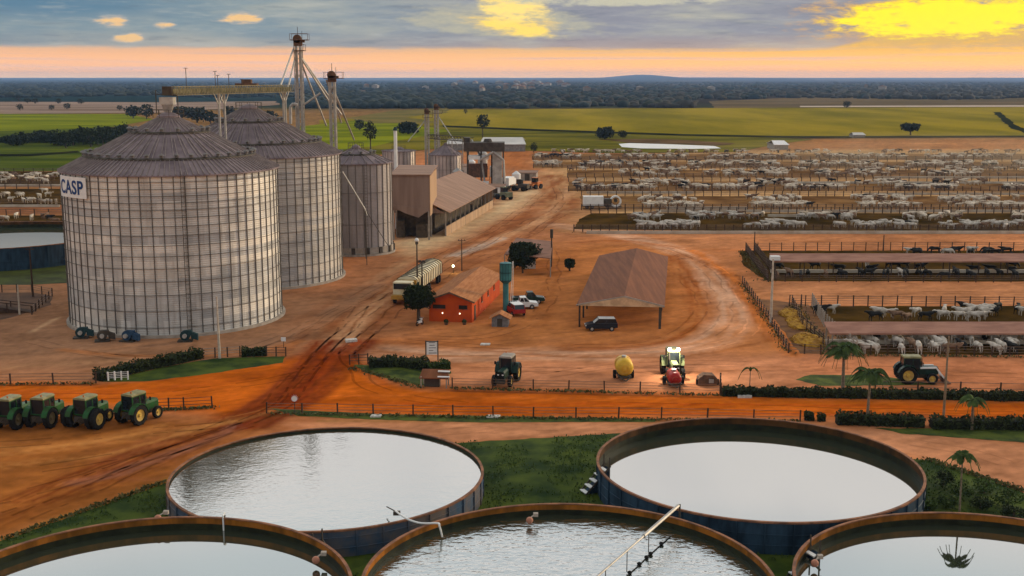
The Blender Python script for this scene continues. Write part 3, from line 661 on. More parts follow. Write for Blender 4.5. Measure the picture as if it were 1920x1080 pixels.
# ---------------- lattice towers, conveyor and spouts
def lattice(mb, p0, p1, w, n, r=.07):
    a = Vector(p0); b = Vector(p1); d = (b - a)
    M = d.to_track_quat('Z', 'Y').to_matrix(); cs = [M @ Vector((sx * w / 2, sy * w / 2, 0)) for sx, sy in ((-1, -1), (1, -1), (1, 1), (-1, 1))]
    for c in cs: mb.bar(a + c, b + c, r * 1.5)
    for i in range(n):
        q0 = a + d * (i / n); q1 = a + d * ((i + 1) / n)
        for j in range(4):
            mb.bar(q0 + cs[j], q0 + cs[(j + 1) % 4], r); mb.bar(q0 + cs[j], q1 + cs[(j + 1) % 4], r * .8)
def elevator(label, X, Y, z0, z1, w, plats, spouts):
    t = thing('bucket_elevator', label, 'elevator tower', (X, Y, 0), group='bucket elevators')
    f = MB(); lattice(f, (0, 0, z0), (0, 0, z1 - 2.5), w, int((z1 - z0) / 2.2), .09); f.build('frame', M_steel, t)
    MB().box((-.35, 0, (z0 + z1) / 2 - 1), (.42, .5, z1 - z0 - 2)).box((.35, 0, (z0 + z1) / 2 - 1), (.42, .5, z1 - z0 - 2)).build('elevator_leg', M_steel, t)
    MB().box((0, 0, z1 - 1.9), (1.5, .9, 1.1)).cyl((-.1, -.45, z1 - 1.2), (-.1, .45, z1 - 1.2), .75, n=14).box((.9, 0, z1 - 1.6), (.6, .6, .5)).build('head', M_rust, t)
    MB().cyl((0, 0, z1 - .8), (0, 0, z1 + .9), .05, n=5).cyl((.7, .3, z1 - 2), (.7, .3, z1 + .2), .04, n=5).build('mast', M_steeld, t)
    for zp, wp in plats:
        b = MB().box((.3, 0, zp), (wp, 1.8, .12))
        for sx in (-wp / 2 + .3, wp / 2 + .3):
            for sy in (-.9, .9): b.bar((sx, sy, zp), (sx, sy, zp + 1.1), .06)
        for sy in (-.9, .9): b.bar((-wp / 2 + .3, sy, zp + 1.1), (wp / 2 + .3, sy, zp + 1.1), .06)
        b.build('platform', M_rust, t)
    for a, b in spouts:
        MB().cyl(Vector(a) - Vector((X, Y, 0)), Vector(b) - Vector((X, Y, 0)), .17, n=8).build('spout', M_steel, t)
    return t
def XZ(px, py, Y):
    z = HZ(py, Y); return ((px - 960) / F * (Y * ct - (z - HC) * st), Y, z)
T1 = XZ(558, 60, 216); T2 = XZ(622, 128, 216)
elevator('tallest elevator tower rising behind the second big silo', T1[0], 216, 0, T1[2], 1.3, ((HZ(75, 216), 3.2), (HZ(95, 216), 1.8)),
         [(XZ(550, 92, 216), XZ(526, 160, 205)), (XZ(553, 110, 216), XZ(540, 165, 207)), (XZ(562, 105, 216), XZ(618, 192, 220)), (XZ(562, 110, 216), XZ(612, 236, 222)), (XZ(560, 100, 216), XZ(640, 215, 226)), (XZ(600, 175, 216), XZ(570, 196, 216))])
elevator('shorter elevator tower standing between the second big silo and the small silo', T2[0], 216, 0, T2[2], 1.1, ((HZ(147, 216), 3.4),),
         [(XZ(624, 165, 216), XZ(664, 262, 227)), (XZ(622, 165, 216), XZ(655, 240, 225)), (XZ(612, 150, 216), XZ(640, 230, 222))])
# conveyor bridge over the roofs
t = thing('conveyor_bridge', 'long covered conveyor bridge running over the roofs of both big silos', 'conveyor', (0, 0, 0))
c0 = Vector(XZ(318, 171, 164)); c1 = Vector(XZ(540, 167, 203)); c0.z = c1.z = (c0.z + c1.z) / 2
d_ = (c1 - c0); nrm = Vector((-d_.y, d_.x, 0)).normalized()
fl = MB(); fl.bar(c0, c1, 1.1, .7); fl.build('casing', mat('conveyor_casing', S(150, 140, 104), S(96, 92, 66), rough=.7, scale=.8), t)
fl = MB()
for sgn in (-1, 1):
    o_ = nrm * (1.05 * sgn)
    for zz in (-.5, .65): fl.bar(c0 + o_ + Vector((0, 0, zz)), c1 + o_ + Vector((0, 0, zz)), .09)
    for i in range(46):
        p_ = c0 + d_ * (i / 45) + o_; fl.bar(p_ + Vector((0, 0, -.5)), p_ + Vector((0, 0, .65)), .08)
        if i < 45: fl.bar(p_ + Vector((0, 0, -.5)), c0 + d_ * ((i + 1) / 45) + o_ + Vector((0, 0, .65)), .06)
fl.build('truss', mat('conveyor_truss', S(150, 140, 110), rough=.7, scale=2), t)
MB().box(c0 + Vector((-.2, 0, .1)), (1.3, 1.3, 1.2)).cyl(c0 + Vector((-.8, 0, 0)), c0 + Vector((.4, 0, 0)), .55, n=14).build('drive_head', M_steeld, t)
pm = Vector(XZ(463, 160, 198)); pm.z = c0.z + .7
MB().box(pm, (3.6, 1.6, .5)).box(pm + Vector((0, 0, .5)), (1.6, 1.2, .8)).build('transfer_hopper', M_rust, t)
for px_ in (398, 408, 528, 533):
    fr = (px_ - 318) / 222; b_ = c0 + d_ * fr
    zr = S2[3] if px_ < 420 else S2[3]
    r_ = math.hypot(b_.x - S1[0], b_.y - S1[1]) if px_ < 420 else math.hypot(b_.x - S2[0], b_.y - S2[1])
    zr = 21.1 + max(0, (1 - r_ / 14.8)) * 7.6
    MB().bar((b_.x, b_.y, zr), (b_.x, b_.y, b_.z - .4), .28).bar((b_.x, b_.y, b_.z - 2.2), b_ - d_.normalized() * 1.6 - Vector((0, 0, .4)), .12).bar((b_.x, b_.y, b_.z - 2.2), b_ + d_.normalized() * 1.6 - Vector((0, 0, .4)), .12).build('support_leg', M_steel, t)
for k_, zt in ((.12, 3.2), (.34, 2.8), (.36, 2.2), (.45, 2.4), (.56, 1.6)):
    b_ = c0 + d_ * k_; MB().cyl(b_, b_ + Vector((0, 0, zt)), .05, n=5).box(b_ + Vector((0, 0, zt)), (.5, .1, .08)).build('lightning_rod', M_steeld, t)
# hopper on the first silo's peak (feeds from the conveyor)
t = thing('peak_hopper', 'dark hopper and pipes on the peak of the nearest big silo', 'hopper', (S1[0], S1[1], 28.6))
MB().cyl((0, 0, .1), (0, 0, 1.2), .5, .9, 12).box((0, 0, 1.7), (1.9, 1.6, 1.0)).build('body', M_steel, t)
MB().bar((-1.6, 0, 0), (-1.6, 0, 3.2), .1).bar((1.4, 0, 0), (1.4, 0, 2.6), .1).bar((-1.6, 0, 2.6), (1.4, 0, 2.4), .1).build('frame', M_steeld, t)
# bent vent pipe between silos
t = thing('vent_pipe', 'short pale bent vent pipe at the roof edge of the second big silo', 'pipe', (0, 0, 0))
a_ = Vector(XZ(545, 232, 208)); b_ = Vector(XZ(545, 200, 208)); MB().tube([a_, b_, b_ + Vector((.5, 0, .5)), b_ + Vector((1.2, 0, .3))], .28).build('duct', M_steel, t)
# spout standing in front of the small silo
t = thing('grain_spout', 'thin slanting load-out spout in front of the small silo', 'spout', (0, 0, 0))
a_ = Vector(XZ(642, 322, 217)); b_ = Vector(XZ(684, 392, 217.5)); c_ = Vector(XZ(688, 404, 217.5))
MB().tube([a_, b_, c_], .16).build('pipe', M_steel, t); MB().bar((b_.x, b_.y, b_.z), (b_.x, b_.y, 0), .1).bar(b_, (b_.x + 4.2, b_.y + 1, 2.2), .09).build('support', M_steeld, t)
# tall white pipe beside the small silo
x, y, z = XZ(741, 238, 262); t = thing('stack_pipe', 'tall white stack pipe rising left of the warehouse roof', 'stack', (x, y, 0))
MB().cyl((0, 0, 0), (0, 0, z - .8), .38, n=14).build('tube', M_white, t); MB().cyl((0, 0, z - .8), (0, 0, z), .6, .25, 12).build('cap', M_teal, t)

# ---------------- grain intake building and warehouse
M_sheet = mat('mauve_wall_sheet', S(160, 136, 122), S(142, 118, 106), rough=.7, scale=.3, stretch=(3, 3, .2))
M_sheetl = mat('cream_and_sunlit_sheet', S(206, 172, 138), S(184, 150, 116), rough=.7, scale=.3, stretch=(3, 3, .2))  # paler copy for the sunlit side, also used on the warehouse wall
M_roofb = mat('dusty_roof_sheet', S(176, 140, 118), S(150, 118, 98), rough=.75, scale=.25, stretch=(.4, 4, 1), detail=8)
t = thing('intake_building', 'tall mauve sheet-clad grain intake building with an open lower bay', 'building', (-20.9, 251.5, 0), -.02)
MB().prism([(-3.9, -8), (3.9, -8), (3.9, 8.5), (-3.9, 8.5)], 6.2, 13.6).build('upper_wall', M_sheet, t)
MB().side([(3.92, 5.0), (4.05, 5.0), (4.05, 13.6), (3.92, 13.6)], -8, 8.5).build('sunlit_side_cladding', M_sheetl, t)  # paler skin on the right side, sunlight put into its colour
MB().side([(-3.9, 7.0), (-1.2, 5.6), (1.6, 4.7), (2.8, 5.6), (3.9, 6.2), (3.9, 6.5), (-3.9, 7.4)], -8.12, -7.9).build('front_skirt', M_sheet, t)
MB().slab([(-4.3, -8.4, 13.7), (4.3, -8.4, 13.7), (4.3, 9, 14.4), (-4.3, 9, 14.4)], .18).build('roof', M_roofb, t)
f = MB()
for x_ in (-3.7, 3.7):
    for y_ in (-7.8, -2.5, 3, 8.2): f.bar((x_, y_, 0), (x_, y_, 6.2), .32)
f.build('columns', M_conc, t)
MB().box((0, 3, 3), (7.2, 9.6, 6)).box((-2.6, -3, 1.8), (1.6, 3, 3.6)).box((1.8, -3.5, 1.4), (2.4, 2, 2.8)).build('inner_bay', mat('painted_shade_interior', (.10, .075, .05), (.05, .04, .03), scale=1), t)  # dark fill, the shade of the open bay put into its colour
t = thing('warehouse', 'long low warehouse with a dusty sloping sheet roof behind the intake building', 'building', (0, 0, 0))
e0 = Vector(G3(843, 398, 5.2)); e1 = Vector(G3(930, 352, 5.2)); r0 = Vector(G3(800, 345, 9.8)); r1 = Vector(G3(877, 323, 9.8)); 
dirw = (e1 - e0); 
side_off = Vector((-9.5, 1.2, 4.4)); r0 = e0 + side_off; r1 = e1 + side_off
MB().slab([e0, e1, r1, r0], .15).build('roof', M_roofb, t)
l0 = r0 + Vector((-9.5, 1.2, -4.4)); l1 = r1 + Vector((-9.5, 1.2, -4.4))
MB().slab([r0, r1, l1, l0], .15).build('roof', M_roofb, t)
w = MB(); i0 = e0 + Vector((-.9, .5, 0)); i1 = e1 + Vector((-.9, -.3, 0))
w.bar((i0.x, i0.y, 1.0), (i1.x, i1.y, 1.0), .25, 2.0); w.bar((i1.x, i1.y, 2.4), (l1.x, l1.y, 2.4), .25, 4.8)
w.build('wall', M_sheetl, t)
w.build; g_ = MB().add([(i1.x, i1.y, 4.9), (l1.x, l1.y, 4.9), (r1.x, r1.y, 9.4)], [(0, 1, 2)]).add([(i0.x, i0.y, 4.9), (l0.x, l0.y, 4.9), (r0.x, r0.y, 9.4)], [(0, 1, 2)]); g_.build('gable', M_sheet, t)
for i in range(12):
    p_ = i0.lerp(i1, i / 11); MB().bar((p_.x, p_.y, 0), (p_.x, p_.y, 5.1), .3).build('column', M_conc, t)
MB().bar((i0.x - 4, i0.y + 3, 2.4), (i1.x - 4, i1.y, 2.4), 3, 4.6).build('stored_goods', mat('painted_shade_interior', (.1, .075, .05)), t)  # same dark colour, shade under the warehouse roof painted in
for k_, (px_, py_, w_) in enumerate(((852, 412, 1.6), (878, 402, 1.7), (893, 392, 3.2), (918, 383, 1.6))):
    x, y = G(px_, py_); q_ = thing('bulk_bin', ['dark open bulk bin nearest the intake building', 'second dark bulk bin along the warehouse', 'large dark bulk bin under the warehouse eave', 'dark bulk bin at the far end of the warehouse eave'][k_], 'bin', (x, y, 0), .3, 'bulk bins along the warehouse')
    MB().box((0, 0, 1.3), (w_, 1.6, 2.2)).build('body', M_steeld, q_); MB().box((0, 0, 2.5), (w_ + .3, 1.9, .2)).build('rim', M_rust, q_)
# far group of small silos and dryer
MW4 = cyl_mat('far_silo_sheet', (.40, .36, .35), 22, 1, 9, var=.5)
silo('low far grain silo with a flat dark roof behind the stack pipe', -36.5, 380, 5.3, 10.3, 11.6, 26, [5], MW4, .3, ())
silo('far small grain silo with a mauve cone roof left of the dryer', -21.0, 372, 5.0, 9.6, 13.4, 26, [5], MW4, .12, ())
for px_, py_, top, lab in ((800, 300, 200, 'thin far elevator tower left of the far cone-roofed silo'), (818, 300, 192, 'thin far elevator tower with a dark head beside its twin')):
    x, y, z = XZ(px_, top, 385); elevator(lab, x, 385, 0, z, 1.4, ((z - 3.5, 3.2),), [((x + .3, 385, z - 4), (x + 7, 380, 12))] if px_ == 818 else [((x - .2, 385, z - 4), (x - 6, 382, 13))])
x, y = -8.2, 352.0
t = thing('grain_dryer', 'dark steel grain dryer tower with open middle floor', 'dryer', (x, y, 0))
zt = HZ(262, 352)
f = MB(); 
for sx in (-5, -1, 2.2, 5.6):
    for sy in (-3, 3): f.bar((sx, sy, 0), (sx, sy, zt - 2), .4)
f.build('frame', M_steeld, t)
MB().box((0, 0, zt - 2), (12, 7, 2.6)).box((-5.2, 0, zt - .4), (1.8, 4, 2.2)).cyl((1, 0, zt - 2), (1, 0, zt + .3), 2, 1, 10).build('top_housing', M_steeld, t)
MB().box((3.6, 0, 7), (3.2, 6.4, 11)).build('dryer_column', M_steel, t); MB().box((-1.8, 0, zt - 5.2), (6, 6, 1)).box((-1.5, -1, 1.8), (5.5, 4, 2)).build('hopper', M_white, t)
MB().box((-2, 1, 6), (5.6, 3, 4)).build('burner', M_rust, t)
t = thing('pipe_rack', 'raised pipe rack linking the far elevator twins with the dryer', 'pipe rack', (0, 0, 0))
pa_ = Vector(XZ(806, 256, 383)); pb_ = Vector(XZ(884, 262, 356)); f = MB(); lattice(f, pa_, pb_, 1.3, 14, .1); f.build('truss', M_steeld, t)
for k_ in (.25, .55, .8): p_ = pa_.lerp(pb_, k_); MB().bar((p_.x, p_.y, 0), p_, .3).build('support_leg', M_steel, t)
MB().tube([pb_, pb_ + Vector((3, -4, -5)), pb_ + Vector((4, -5, -12))], .3).build('duct', M_steel, t); MB().tube([Vector(XZ(900, 300, 348)), Vector(XZ(925, 285, 348)), Vector(XZ(944, 300, 348)), Vector(XZ(946, 340, 348))], .35).build('duct', M_steel, t)
# low pale sheds behind
M_pales = mat('pale_shed_roof', (.55, .52, .48), rough=.7, scale=.1, vary=.2)
def shed_far(px0, px1, py, z, dep, lab, m=M_pales, cat='shed', name='distant_shed'):
    a = Vector(G3(px0, py)); b = Vector(G3(px1, py)); t = thing(name, lab, cat, ((a.x + b.x) / 2, a.y, 0)); w = (b.x - a.x) / 2
    MB().prism([(-w, 0), (w, 0), (w, dep), (-w, dep)], 0, z * .6).build('wall', mat('grey_shed_wall', (.26, .24, .22)), t)
    MB().slab([(-w - .4, -.4, z * .6), (w + .4, -.4, z * .6), (w * .9, dep / 2, z), (-w * .9, dep / 2, z)], .12).slab([(-w * .9, dep / 2, z), (w * .9, dep / 2, z), (w + .4, dep + .4, z * .6), (-w - .4, dep + .4, z * .6)], .12).build('roof', m, t); return t
shed_far(900, 985, 284, 5.5, 40, 'long pale roofed shed behind the dryer')
shed_far(838, 868, 282, 5, 14, 'small pale shed left of the dryer')
shed_far(1452, 1478, 281, 4.0, 16, 'small white roofed shed out beyond the cattle pens', mat('white_shed_roof', (.75, .73, .72), rough=.6, vary=.1))
shed_far(1600, 1622, 259, 3, 8, 'tiny pale hut at the edge of the big green field')
for i_, (px_, py_, r_, h_, m_) in enumerate(((858, 352, 1.6, 5, M_steel), (884, 340, 1.3, 6.5, M_white), (925, 338, 1.2, 4.5, M_steel), (968, 345, 1.4, 3.2, M_white), (905, 318, 1.8, 6, M_steel))):
    x, y = G(px_, py_); t = thing('small_bin', ('squat steel bin left of the dryer legs', 'slim white bin in front of the dryer', 'steel bin right of the dryer legs', 'low white bin behind the white box truck', 'steel bin behind the dryer')[i_], 'bin', (x, y, 0), 0, 'small bins around the dryer')
    MB().lathe([(r_, 1.2), (r_, h_), (.15, h_ + r_ * .7)], n=20).lathe([(.2, .3), (r_, 1.2)], n=20).build('body', m_, t)
    f = MB()
    for a_ in range(4): f.bar((r_ * math.cos(a_ * PI / 2), r_ * math.sin(a_ * PI / 2), 0), (r_ * math.cos(a_ * PI / 2), r_ * math.sin(a_ * PI / 2), 1.4), .15)
    f.lathe([(r_ - .05, 1.2), (r_ + .08, 1.25), (r_ - .05, 1.3)], n=20); f.build('stand', M_steeld, t)
for i_, (px_, py_, w_, d_, h_, m_) in enumerate(((930, 366, 5, 3, 2.6, M_white), (868, 330, 6, 4, 3.5, M_pales), (990, 338, 6, 3, 2.6, M_conc), (845, 318, 7, 5, 4, M_pales))):
    x, y = G(px_, py_); t = thing('store_shed', ('white box shed at the far end of the warehouse', 'pale low shed left of the dryer foot', 'concrete coloured store beside the orange loader', 'pale shed below the far cone-roofed silo')[i_], 'shed', (x, y, 0), -.2, 'little sheds around the dryer')
    MB().box((0, 0, h_ / 2), (w_, d_, h_)).build('wall', m_, t); MB().slab([(-w_ / 2 - .3, -d_ / 2 - .3, h_ + .05), (w_ / 2 + .3, -d_ / 2 - .3, h_ + .05), (w_ / 2 + .3, d_ / 2 + .3, h_ + .6), (-w_ / 2 - .3, d_ / 2 + .3, h_ + .6)], .1).build('roof', M_roofb, t); MB().box((0, -d_ / 2 - .03, 1.1), (1.6, .08, 2.2)).build('door', M_steeld, t)
# machines in the far yard
def box_truck(px, py, rz, body, cabc, lab, Ln=7.0, group=None, hgt=3.3):
    x, y = G(px, py); t = thing('box_truck', lab, 'truck', (x, y, 0), rz, group)
    MB().box((0, 0, .95 + (hgt - 1) / 2), (2.5, Ln, hgt - 1)).build('cargo_body', body, t)
    MB().side([(-1.2, .6), (1.2, .6), (1.2, 2.6), (-1.2, 2.6)], Ln / 2 + .2, Ln / 2 + 2.1).build('cab', cabc, t)
    MB().box((0, Ln / 2 + 1.9, 1.9), (2.1, .5, .8)).build('windscreen', M_glass, t)
    MB().box((0, .6, .7), (1.2, Ln + 2, .3)).build('chassis', M_steeld, t)
    for yy in (-Ln / 2 + 1, -Ln / 2 + 2.3, Ln / 2 + 1.1):
        for s_ in (-1.05, 1.05): MB().cyl((s_ - .15, yy, .5), (s_ + .15, yy, .5), .5, n=16).build('wheel', M_black, t)
    return t
box_truck(952, 352, -.25, M_white, M_white, 'white box truck parked beside the dryer')
box_truck(1112, 391, -PI / 2, M_white, M_steeld, 'white feed truck with a dark cab standing in the cattle alley', 5.2)
x, y = G(1154, 391); t = thing('feed_drum', 'round white ring-shaped drum behind the feed truck', 'drum', (x, y, 0))
MB().lathe([(1.1, -.5), (1.5, -.5), (1.5, .5), (1.1, .5), (1.1, -.5)], n=24).build('ring', M_white, t).matrix_local = Matrix.Translation((0, 0, 1.9)) @ Matrix.Rotation(PI / 2, 4, 'X')
MB().box((0, .3, .5), (3, 1.4, .6)).cyl((0, -.2, 2.1), (0, .2, 2.1), .5, n=10).build('stand', M_steeld, t)
def loader(px, py, rz, m, lab):
    x, y = G(px, py); t = thing('wheel_loader', lab, 'loader', (x, y, 0), rz)
    MB().box((0, -1.2, 1.5), (2.2, 3, 1.3)).box((0, 1.2, 1.2), (1.5, 2.2, .8)).build('body', m, t)
    MB().box((0, 0, 2.7), (1.5, 1.5, 1.3)).build('cab', M_glass, t); MB().box((0, 0, 3.42), (1.7, 1.7, .14)).build('roof', m, t)
    MB().bar((-.7, 1.8, 1.6), (-.7, 3.8, .8), .25).bar((.7, 1.8, 1.6), (.7, 3.8, .8), .25).build('arm', m, t)
    MB().side([(-1.3, .2), (1.3, .2), (1.3, 1.3), (-1.3, 1.3)], 3.7, 4.6).build('bucket', M_steeld, t)
    for yy in (-1.5, 1.5):
        for s_ in (-1.2, 1.2): MB().cyl((s_ - .3, yy, .75), (s_ + .3, yy, .75), .75, n=16).build('wheel', M_black, t)
M_orange = mat('orange_paint', (.55, .17, .04), rough=.5, vary=.2); M_yellow = mat('yellow_paint', (.62, .38, .05), rough=.45, vary=.25); M_red = mat('red_paint', (.34, .025, .02), rough=.4, vary=.2)
loader(1003, 354, 2.6, M_orange, 'orange wheel loader in the yard past the dryer')
loader(975, 358, 1.2, M_steeld, 'dark wheel loader beside the white box truck')
loader(945, 374, .6, mat('olive_paint', (.16, .17, .11)), 'olive grey machine at the far end of the warehouse')

# ---------------- water tanks
def water_mat(name, bump, scale, col=(.50, .50, .49), fac=.62, dist=.05):
    m = bpy.data.materials.new(name); m.use_nodes = True; nt = m.node_tree; nt.nodes.clear(); k = NB(nt)
    o = nt.nodes.new('ShaderNodeOutputMaterial'); mx = nt.nodes.new('ShaderNodeMixShader'); d = nt.nodes.new('ShaderNodeBsdfDiffuse'); g = nt.nodes.new('ShaderNodeBsdfGlossy')
    d.inputs[0].default_value = (.030, .036, .022, 1); g.inputs['Roughness'].default_value = .03; g.inputs[0].default_value = (.97, .97, .97, 1)
    mx.inputs[0].default_value = fac; nt.links.new(d.outputs[0], mx.inputs[1]); nt.links.new(g.outputs[0], mx.inputs[2]); nt.links.new(mx.outputs[0], o.inputs[0])
    if bump:
        t = nt.nodes.new('ShaderNodeTexCoord'); mp = nt.nodes.new('ShaderNodeMapping'); mp.inputs['Scale'].default_value = (1, 1.5, 1); nt.links.new(t.outputs['Object'], mp.inputs[0])
        h = k.m('ADD', k.noise(mp.outputs[0], scale, 3, .5), k.m('MULTIPLY', k.noise(mp.outputs[0], scale * .22, 2, .5), 1.2))
        bp = nt.nodes.new('ShaderNodeBump'); bp.inputs['Strength'].default_value = bump; bp.inputs['Distance'].default_value = dist
        nt.links.new(h, bp.inputs['Height']); nt.links.new(bp.outputs[0], g.inputs['Normal'])
    return m
WM_still = water_mat('still_water', .05, .8, fac=.34, dist=.008); WM_rip = water_mat('ripple_water', 1.0, 1.3, fac=.38, dist=.085); WM_soft = water_mat('breezy_water', .6, 2.2, fac=.36, dist=.018)
M_shellb = mat('blue_tank_wall', (.030, .060, .095), (.014, .026, .042), rough=.6, scale=.6, stretch=(2, 2, .5), detail=8)
M_shellr = mat('worn_blue_tank_wall', (.035, .075, .13), (.15, .11, .085), rough=.65, scale=.35, detail=8)
M_liner = mat('mud_stained_liner', S(170, 106, 40), S(112, 72, 28), spec=.05, rough=.8, scale=.5, stretch=(1.5, 1.5, .5), detail=8)
M_linerd = mat('dark_liner', S(96, 62, 30), S(58, 40, 20), rough=.8, scale=.5, stretch=(1.5, 1.5, .5), detail=8)
M_rimm = mat('rusty_rim', S(170, 116, 84), S(116, 82, 64), rough=.7, scale=1)
def tank(X, Y, R, wl, sm, lm, wm, label, rim=M_rimm, H=2.4):
    t = thing('water_tank', label, 'water tank', (X, Y, 0), group='round open water tanks')
    MB().lathe([(R, 0), (R, H)], n=160).build('outer_wall', sm, t, smooth=True)
    MB().lathe([(R - .10, H), (R - .10, .1)], n=160).build('lining', lm, t, smooth=True)
    MB().lathe([(R - .112, wl + (H - wl) * .50), (R - .112, .1)], n=160).build('algae_reflection_band', mat('algae_reflection_band', (.022, .024, .010), (.010, .011, .006), rough=.6, scale=1.2), t, smooth=True)  # wet algae, kept tall and dark so its mirrored strip turns dark too
    MB().lathe([(R - .14, H), (R - .14, H + .07), (R + .07, H + .07), (R + .07, H - .06), (R, H - .06)], n=160).build('rim', rim, t)
    s = MB()
    for i in range(40):
        a = 2 * PI * i / 40; s.box(((R + .05) * math.cos(a), (R + .05) * math.sin(a), H / 2), (.10, .10, H - .12), a)
    for zr in (.7, 1.5): s.lathe([(R + .02, zr - .03), (R + .06, zr), (R + .02, zr + .03)], n=120)
    s.build('wall_ribs', sm, t)
    w = MB(); n = 160; w.add([(0, 0, wl)] + [((R - .105) * math.cos(2 * PI * i / n), (R - .105) * math.sin(2 * PI * i / n), wl) for i in range(n)], [(0, 1 + i, 1 + (i + 1) % n) for i in range(n)])
    w.build('water', wm, t); return t
tank(-14.88, 90.7, 12.52, 1.82, M_shellr, M_linerd, WM_soft, 'round tank brim-full of rippled pale water, left behind the front row', H=2.0)
tank(20.03, 91.91, 13.03, 1.32, M_shellb, M_linerd, WM_still, 'round dark blue tank with a smooth pale water mirror, right behind the front row')
tank(-22.7, 66.0, 13.0, 1.95, M_shellb, M_liner, WM_still, 'round tank of smooth blue grey water at the bottom left corner', H=2.8)
tank(3.55, 69.7, 13.0, 1.62, M_shellb, M_liner, WM_rip, 'round tank of choppy rippled water in the middle of the front row')
tank(30.7, 67.9, 13.0, 1.55, M_shellb, M_liner, WM_still, 'round tank at the bottom right corner with a palm mirrored in it')
tank(-97.5, 222, 20.5, 2.9, M_shellb, M_linerd, WM_still, 'far big round tank at the left edge beyond the first silo', H=4.0)
# boom pipe reaching over the middle tank
t = thing('boom_pipe', 'long pale boom pipe slanting over the middle rippled tank', 'pipe', (0, 0, 0))
b0 = Vector(G3(1272, 948, 3.2)); b1 = Vector(G3(1100, 1098, 3.2))
MB().tube([b0, b0.lerp(b1, .42)], .13).build('pipe', M_steel, t); MB().tube([b0.lerp(b1, .42), b1], .075).build('thin_pipe', M_steel, t)
for k_ in (.36, .6, .82): p_ = b0.lerp(b1, k_); MB().cyl(p_, (p_.x, p_.y, 1.7), .03, n=6).build('hanger', M_steeld, t)
MB().cyl((b0.x + .1, b0.y, 0), (b0.x + .1, b0.y, 3.3), .07, n=8).build('post', M_steeld, t)
c0_ = b0.lerp(b1, .3); fl = MB()
t2 = thing('float_line', 'dark rope with floats lying on the rippled water beside the boom pipe', 'float line', (0, 0, 0))
pa = Vector(G3(1256, 1006, 1.66)); pb = Vector(G3(1160, 1094, 1.66)); MB().tube([pa.lerp(pb, i / 8) + Vector((random.uniform(-.05, .05), 0, 0)) for i in range(9)], .035, 6).build('rope', M_black, t2)
for k_ in (.18, .4, .48, .62, .8): MB().ball(pa.lerp(pb, k_) + Vector((0, 0, .06)), (.17, .17, .12), 8, 5).build('float', M_black, t2)
# hose between left tank and middle tank
t = thing('hose', 'white hose looping from the full tank over the rim of the middle tank', 'hose', (0, 0, 0))
hp = [G3(742, 958, 2.7), G3(752, 966, 2.75), G3(768, 975, 2.6), G3(790, 981, 2.5), G3(820, 981, 2.75), G3(824, 986, 2.7), G3(829, 1006, 1.75)]
MB().tube([Vector(p) for p in smooth_line(hp, 5)], .07, 7).build('pipe', M_white, t)
MB().box(G3(744, 962, 2.55), (.5, .35, .25)).bar(G3(725, 950, 2.3), G3(744, 960, 2.6), .06).build('clamp', M_steeld, t)
t = thing('overflow_pipe', 'short white upright pipe on the rim of the bottom left tank', 'pipe', (*G(419, 972, 2.8), .4))
MB().tube([Vector((0, -.1, 1.5)), Vector((0, -.1, 2.6)), Vector((0, .2, 2.75)), Vector((0, .45, 2.6))], .06).build('pipe', M_white, t)
MB().box((0, .12, 2.5), (.2, .3, .08)).build('bracket', M_steeld, t)
# access steps (drums stacked as stairs)
def steps(px, py, dirx, diry, n, lab, m):
    x, y = G(px, py); t = thing('access_stairs', lab, 'stairs', (x, y, 0), math.atan2(diry, dirx), 'access stairs at the tanks')
    for i in range(n):
        MB().box((i * .42, 0, .22 + i * .42), (.36, 1.0, .08)).build('tread', M_white, t)
    f = MB()
    for s_ in (-.5, .5): f.bar((-.1, s_, .1), (n * .42, s_, n * .42 + .15), .07, .14); f.bar((n * .42 - .1, s_, 0), (n * .42 - .1, s_, n * .42 + .9), .08)
    f.build('frame', M_steeld, t)
    MB().side([(.1, .1), (n * .42, .1), (n * .42, n * .42 - .1)], -.4, .4).build('side_panel', m, t)
steps(1096, 926, .83, .35, 5, 'steps of white treads climbing the left side of the dark blue tank', M_shellb)
steps(640, 1085, -.75, .45, 5, 'steps climbing the right side of the bottom left tank', M_shellb)
steps(1480, 1096, .8, .35, 5, 'steps climbing the left side of the bottom right tank', M_shellb)
def gadget(px, py, z, lab):
    x, y = G(px, py, z); t = thing('float_valve', lab, 'valve', (x, y, z), 0, 'float valves on the tank rims')
    MB().ball((0, 0, -.15), .26, 12, 8).build('float', mat('salmon_plastic', (.50, .22, .14), rough=.5), t)
    MB().cyl((0, 0, 0), (.5, .5, .2), .05, n=8).box((.45, .45, .12), (.35, .3, .25)).build('valve_body', M_conc, t)
gadget(592, 1046, 2.6, 'salmon float valve on the right rim of the bottom left tank'); gadget(993, 972, 2.2, 'salmon float valve on the far rim of the middle tank'); gadget(1528, 1052, 2.2, 'salmon float valve on the left rim of the bottom right tank')
gadget(296, 968, 2.9, 'salmon float valve between the full tank and the bottom left tank')

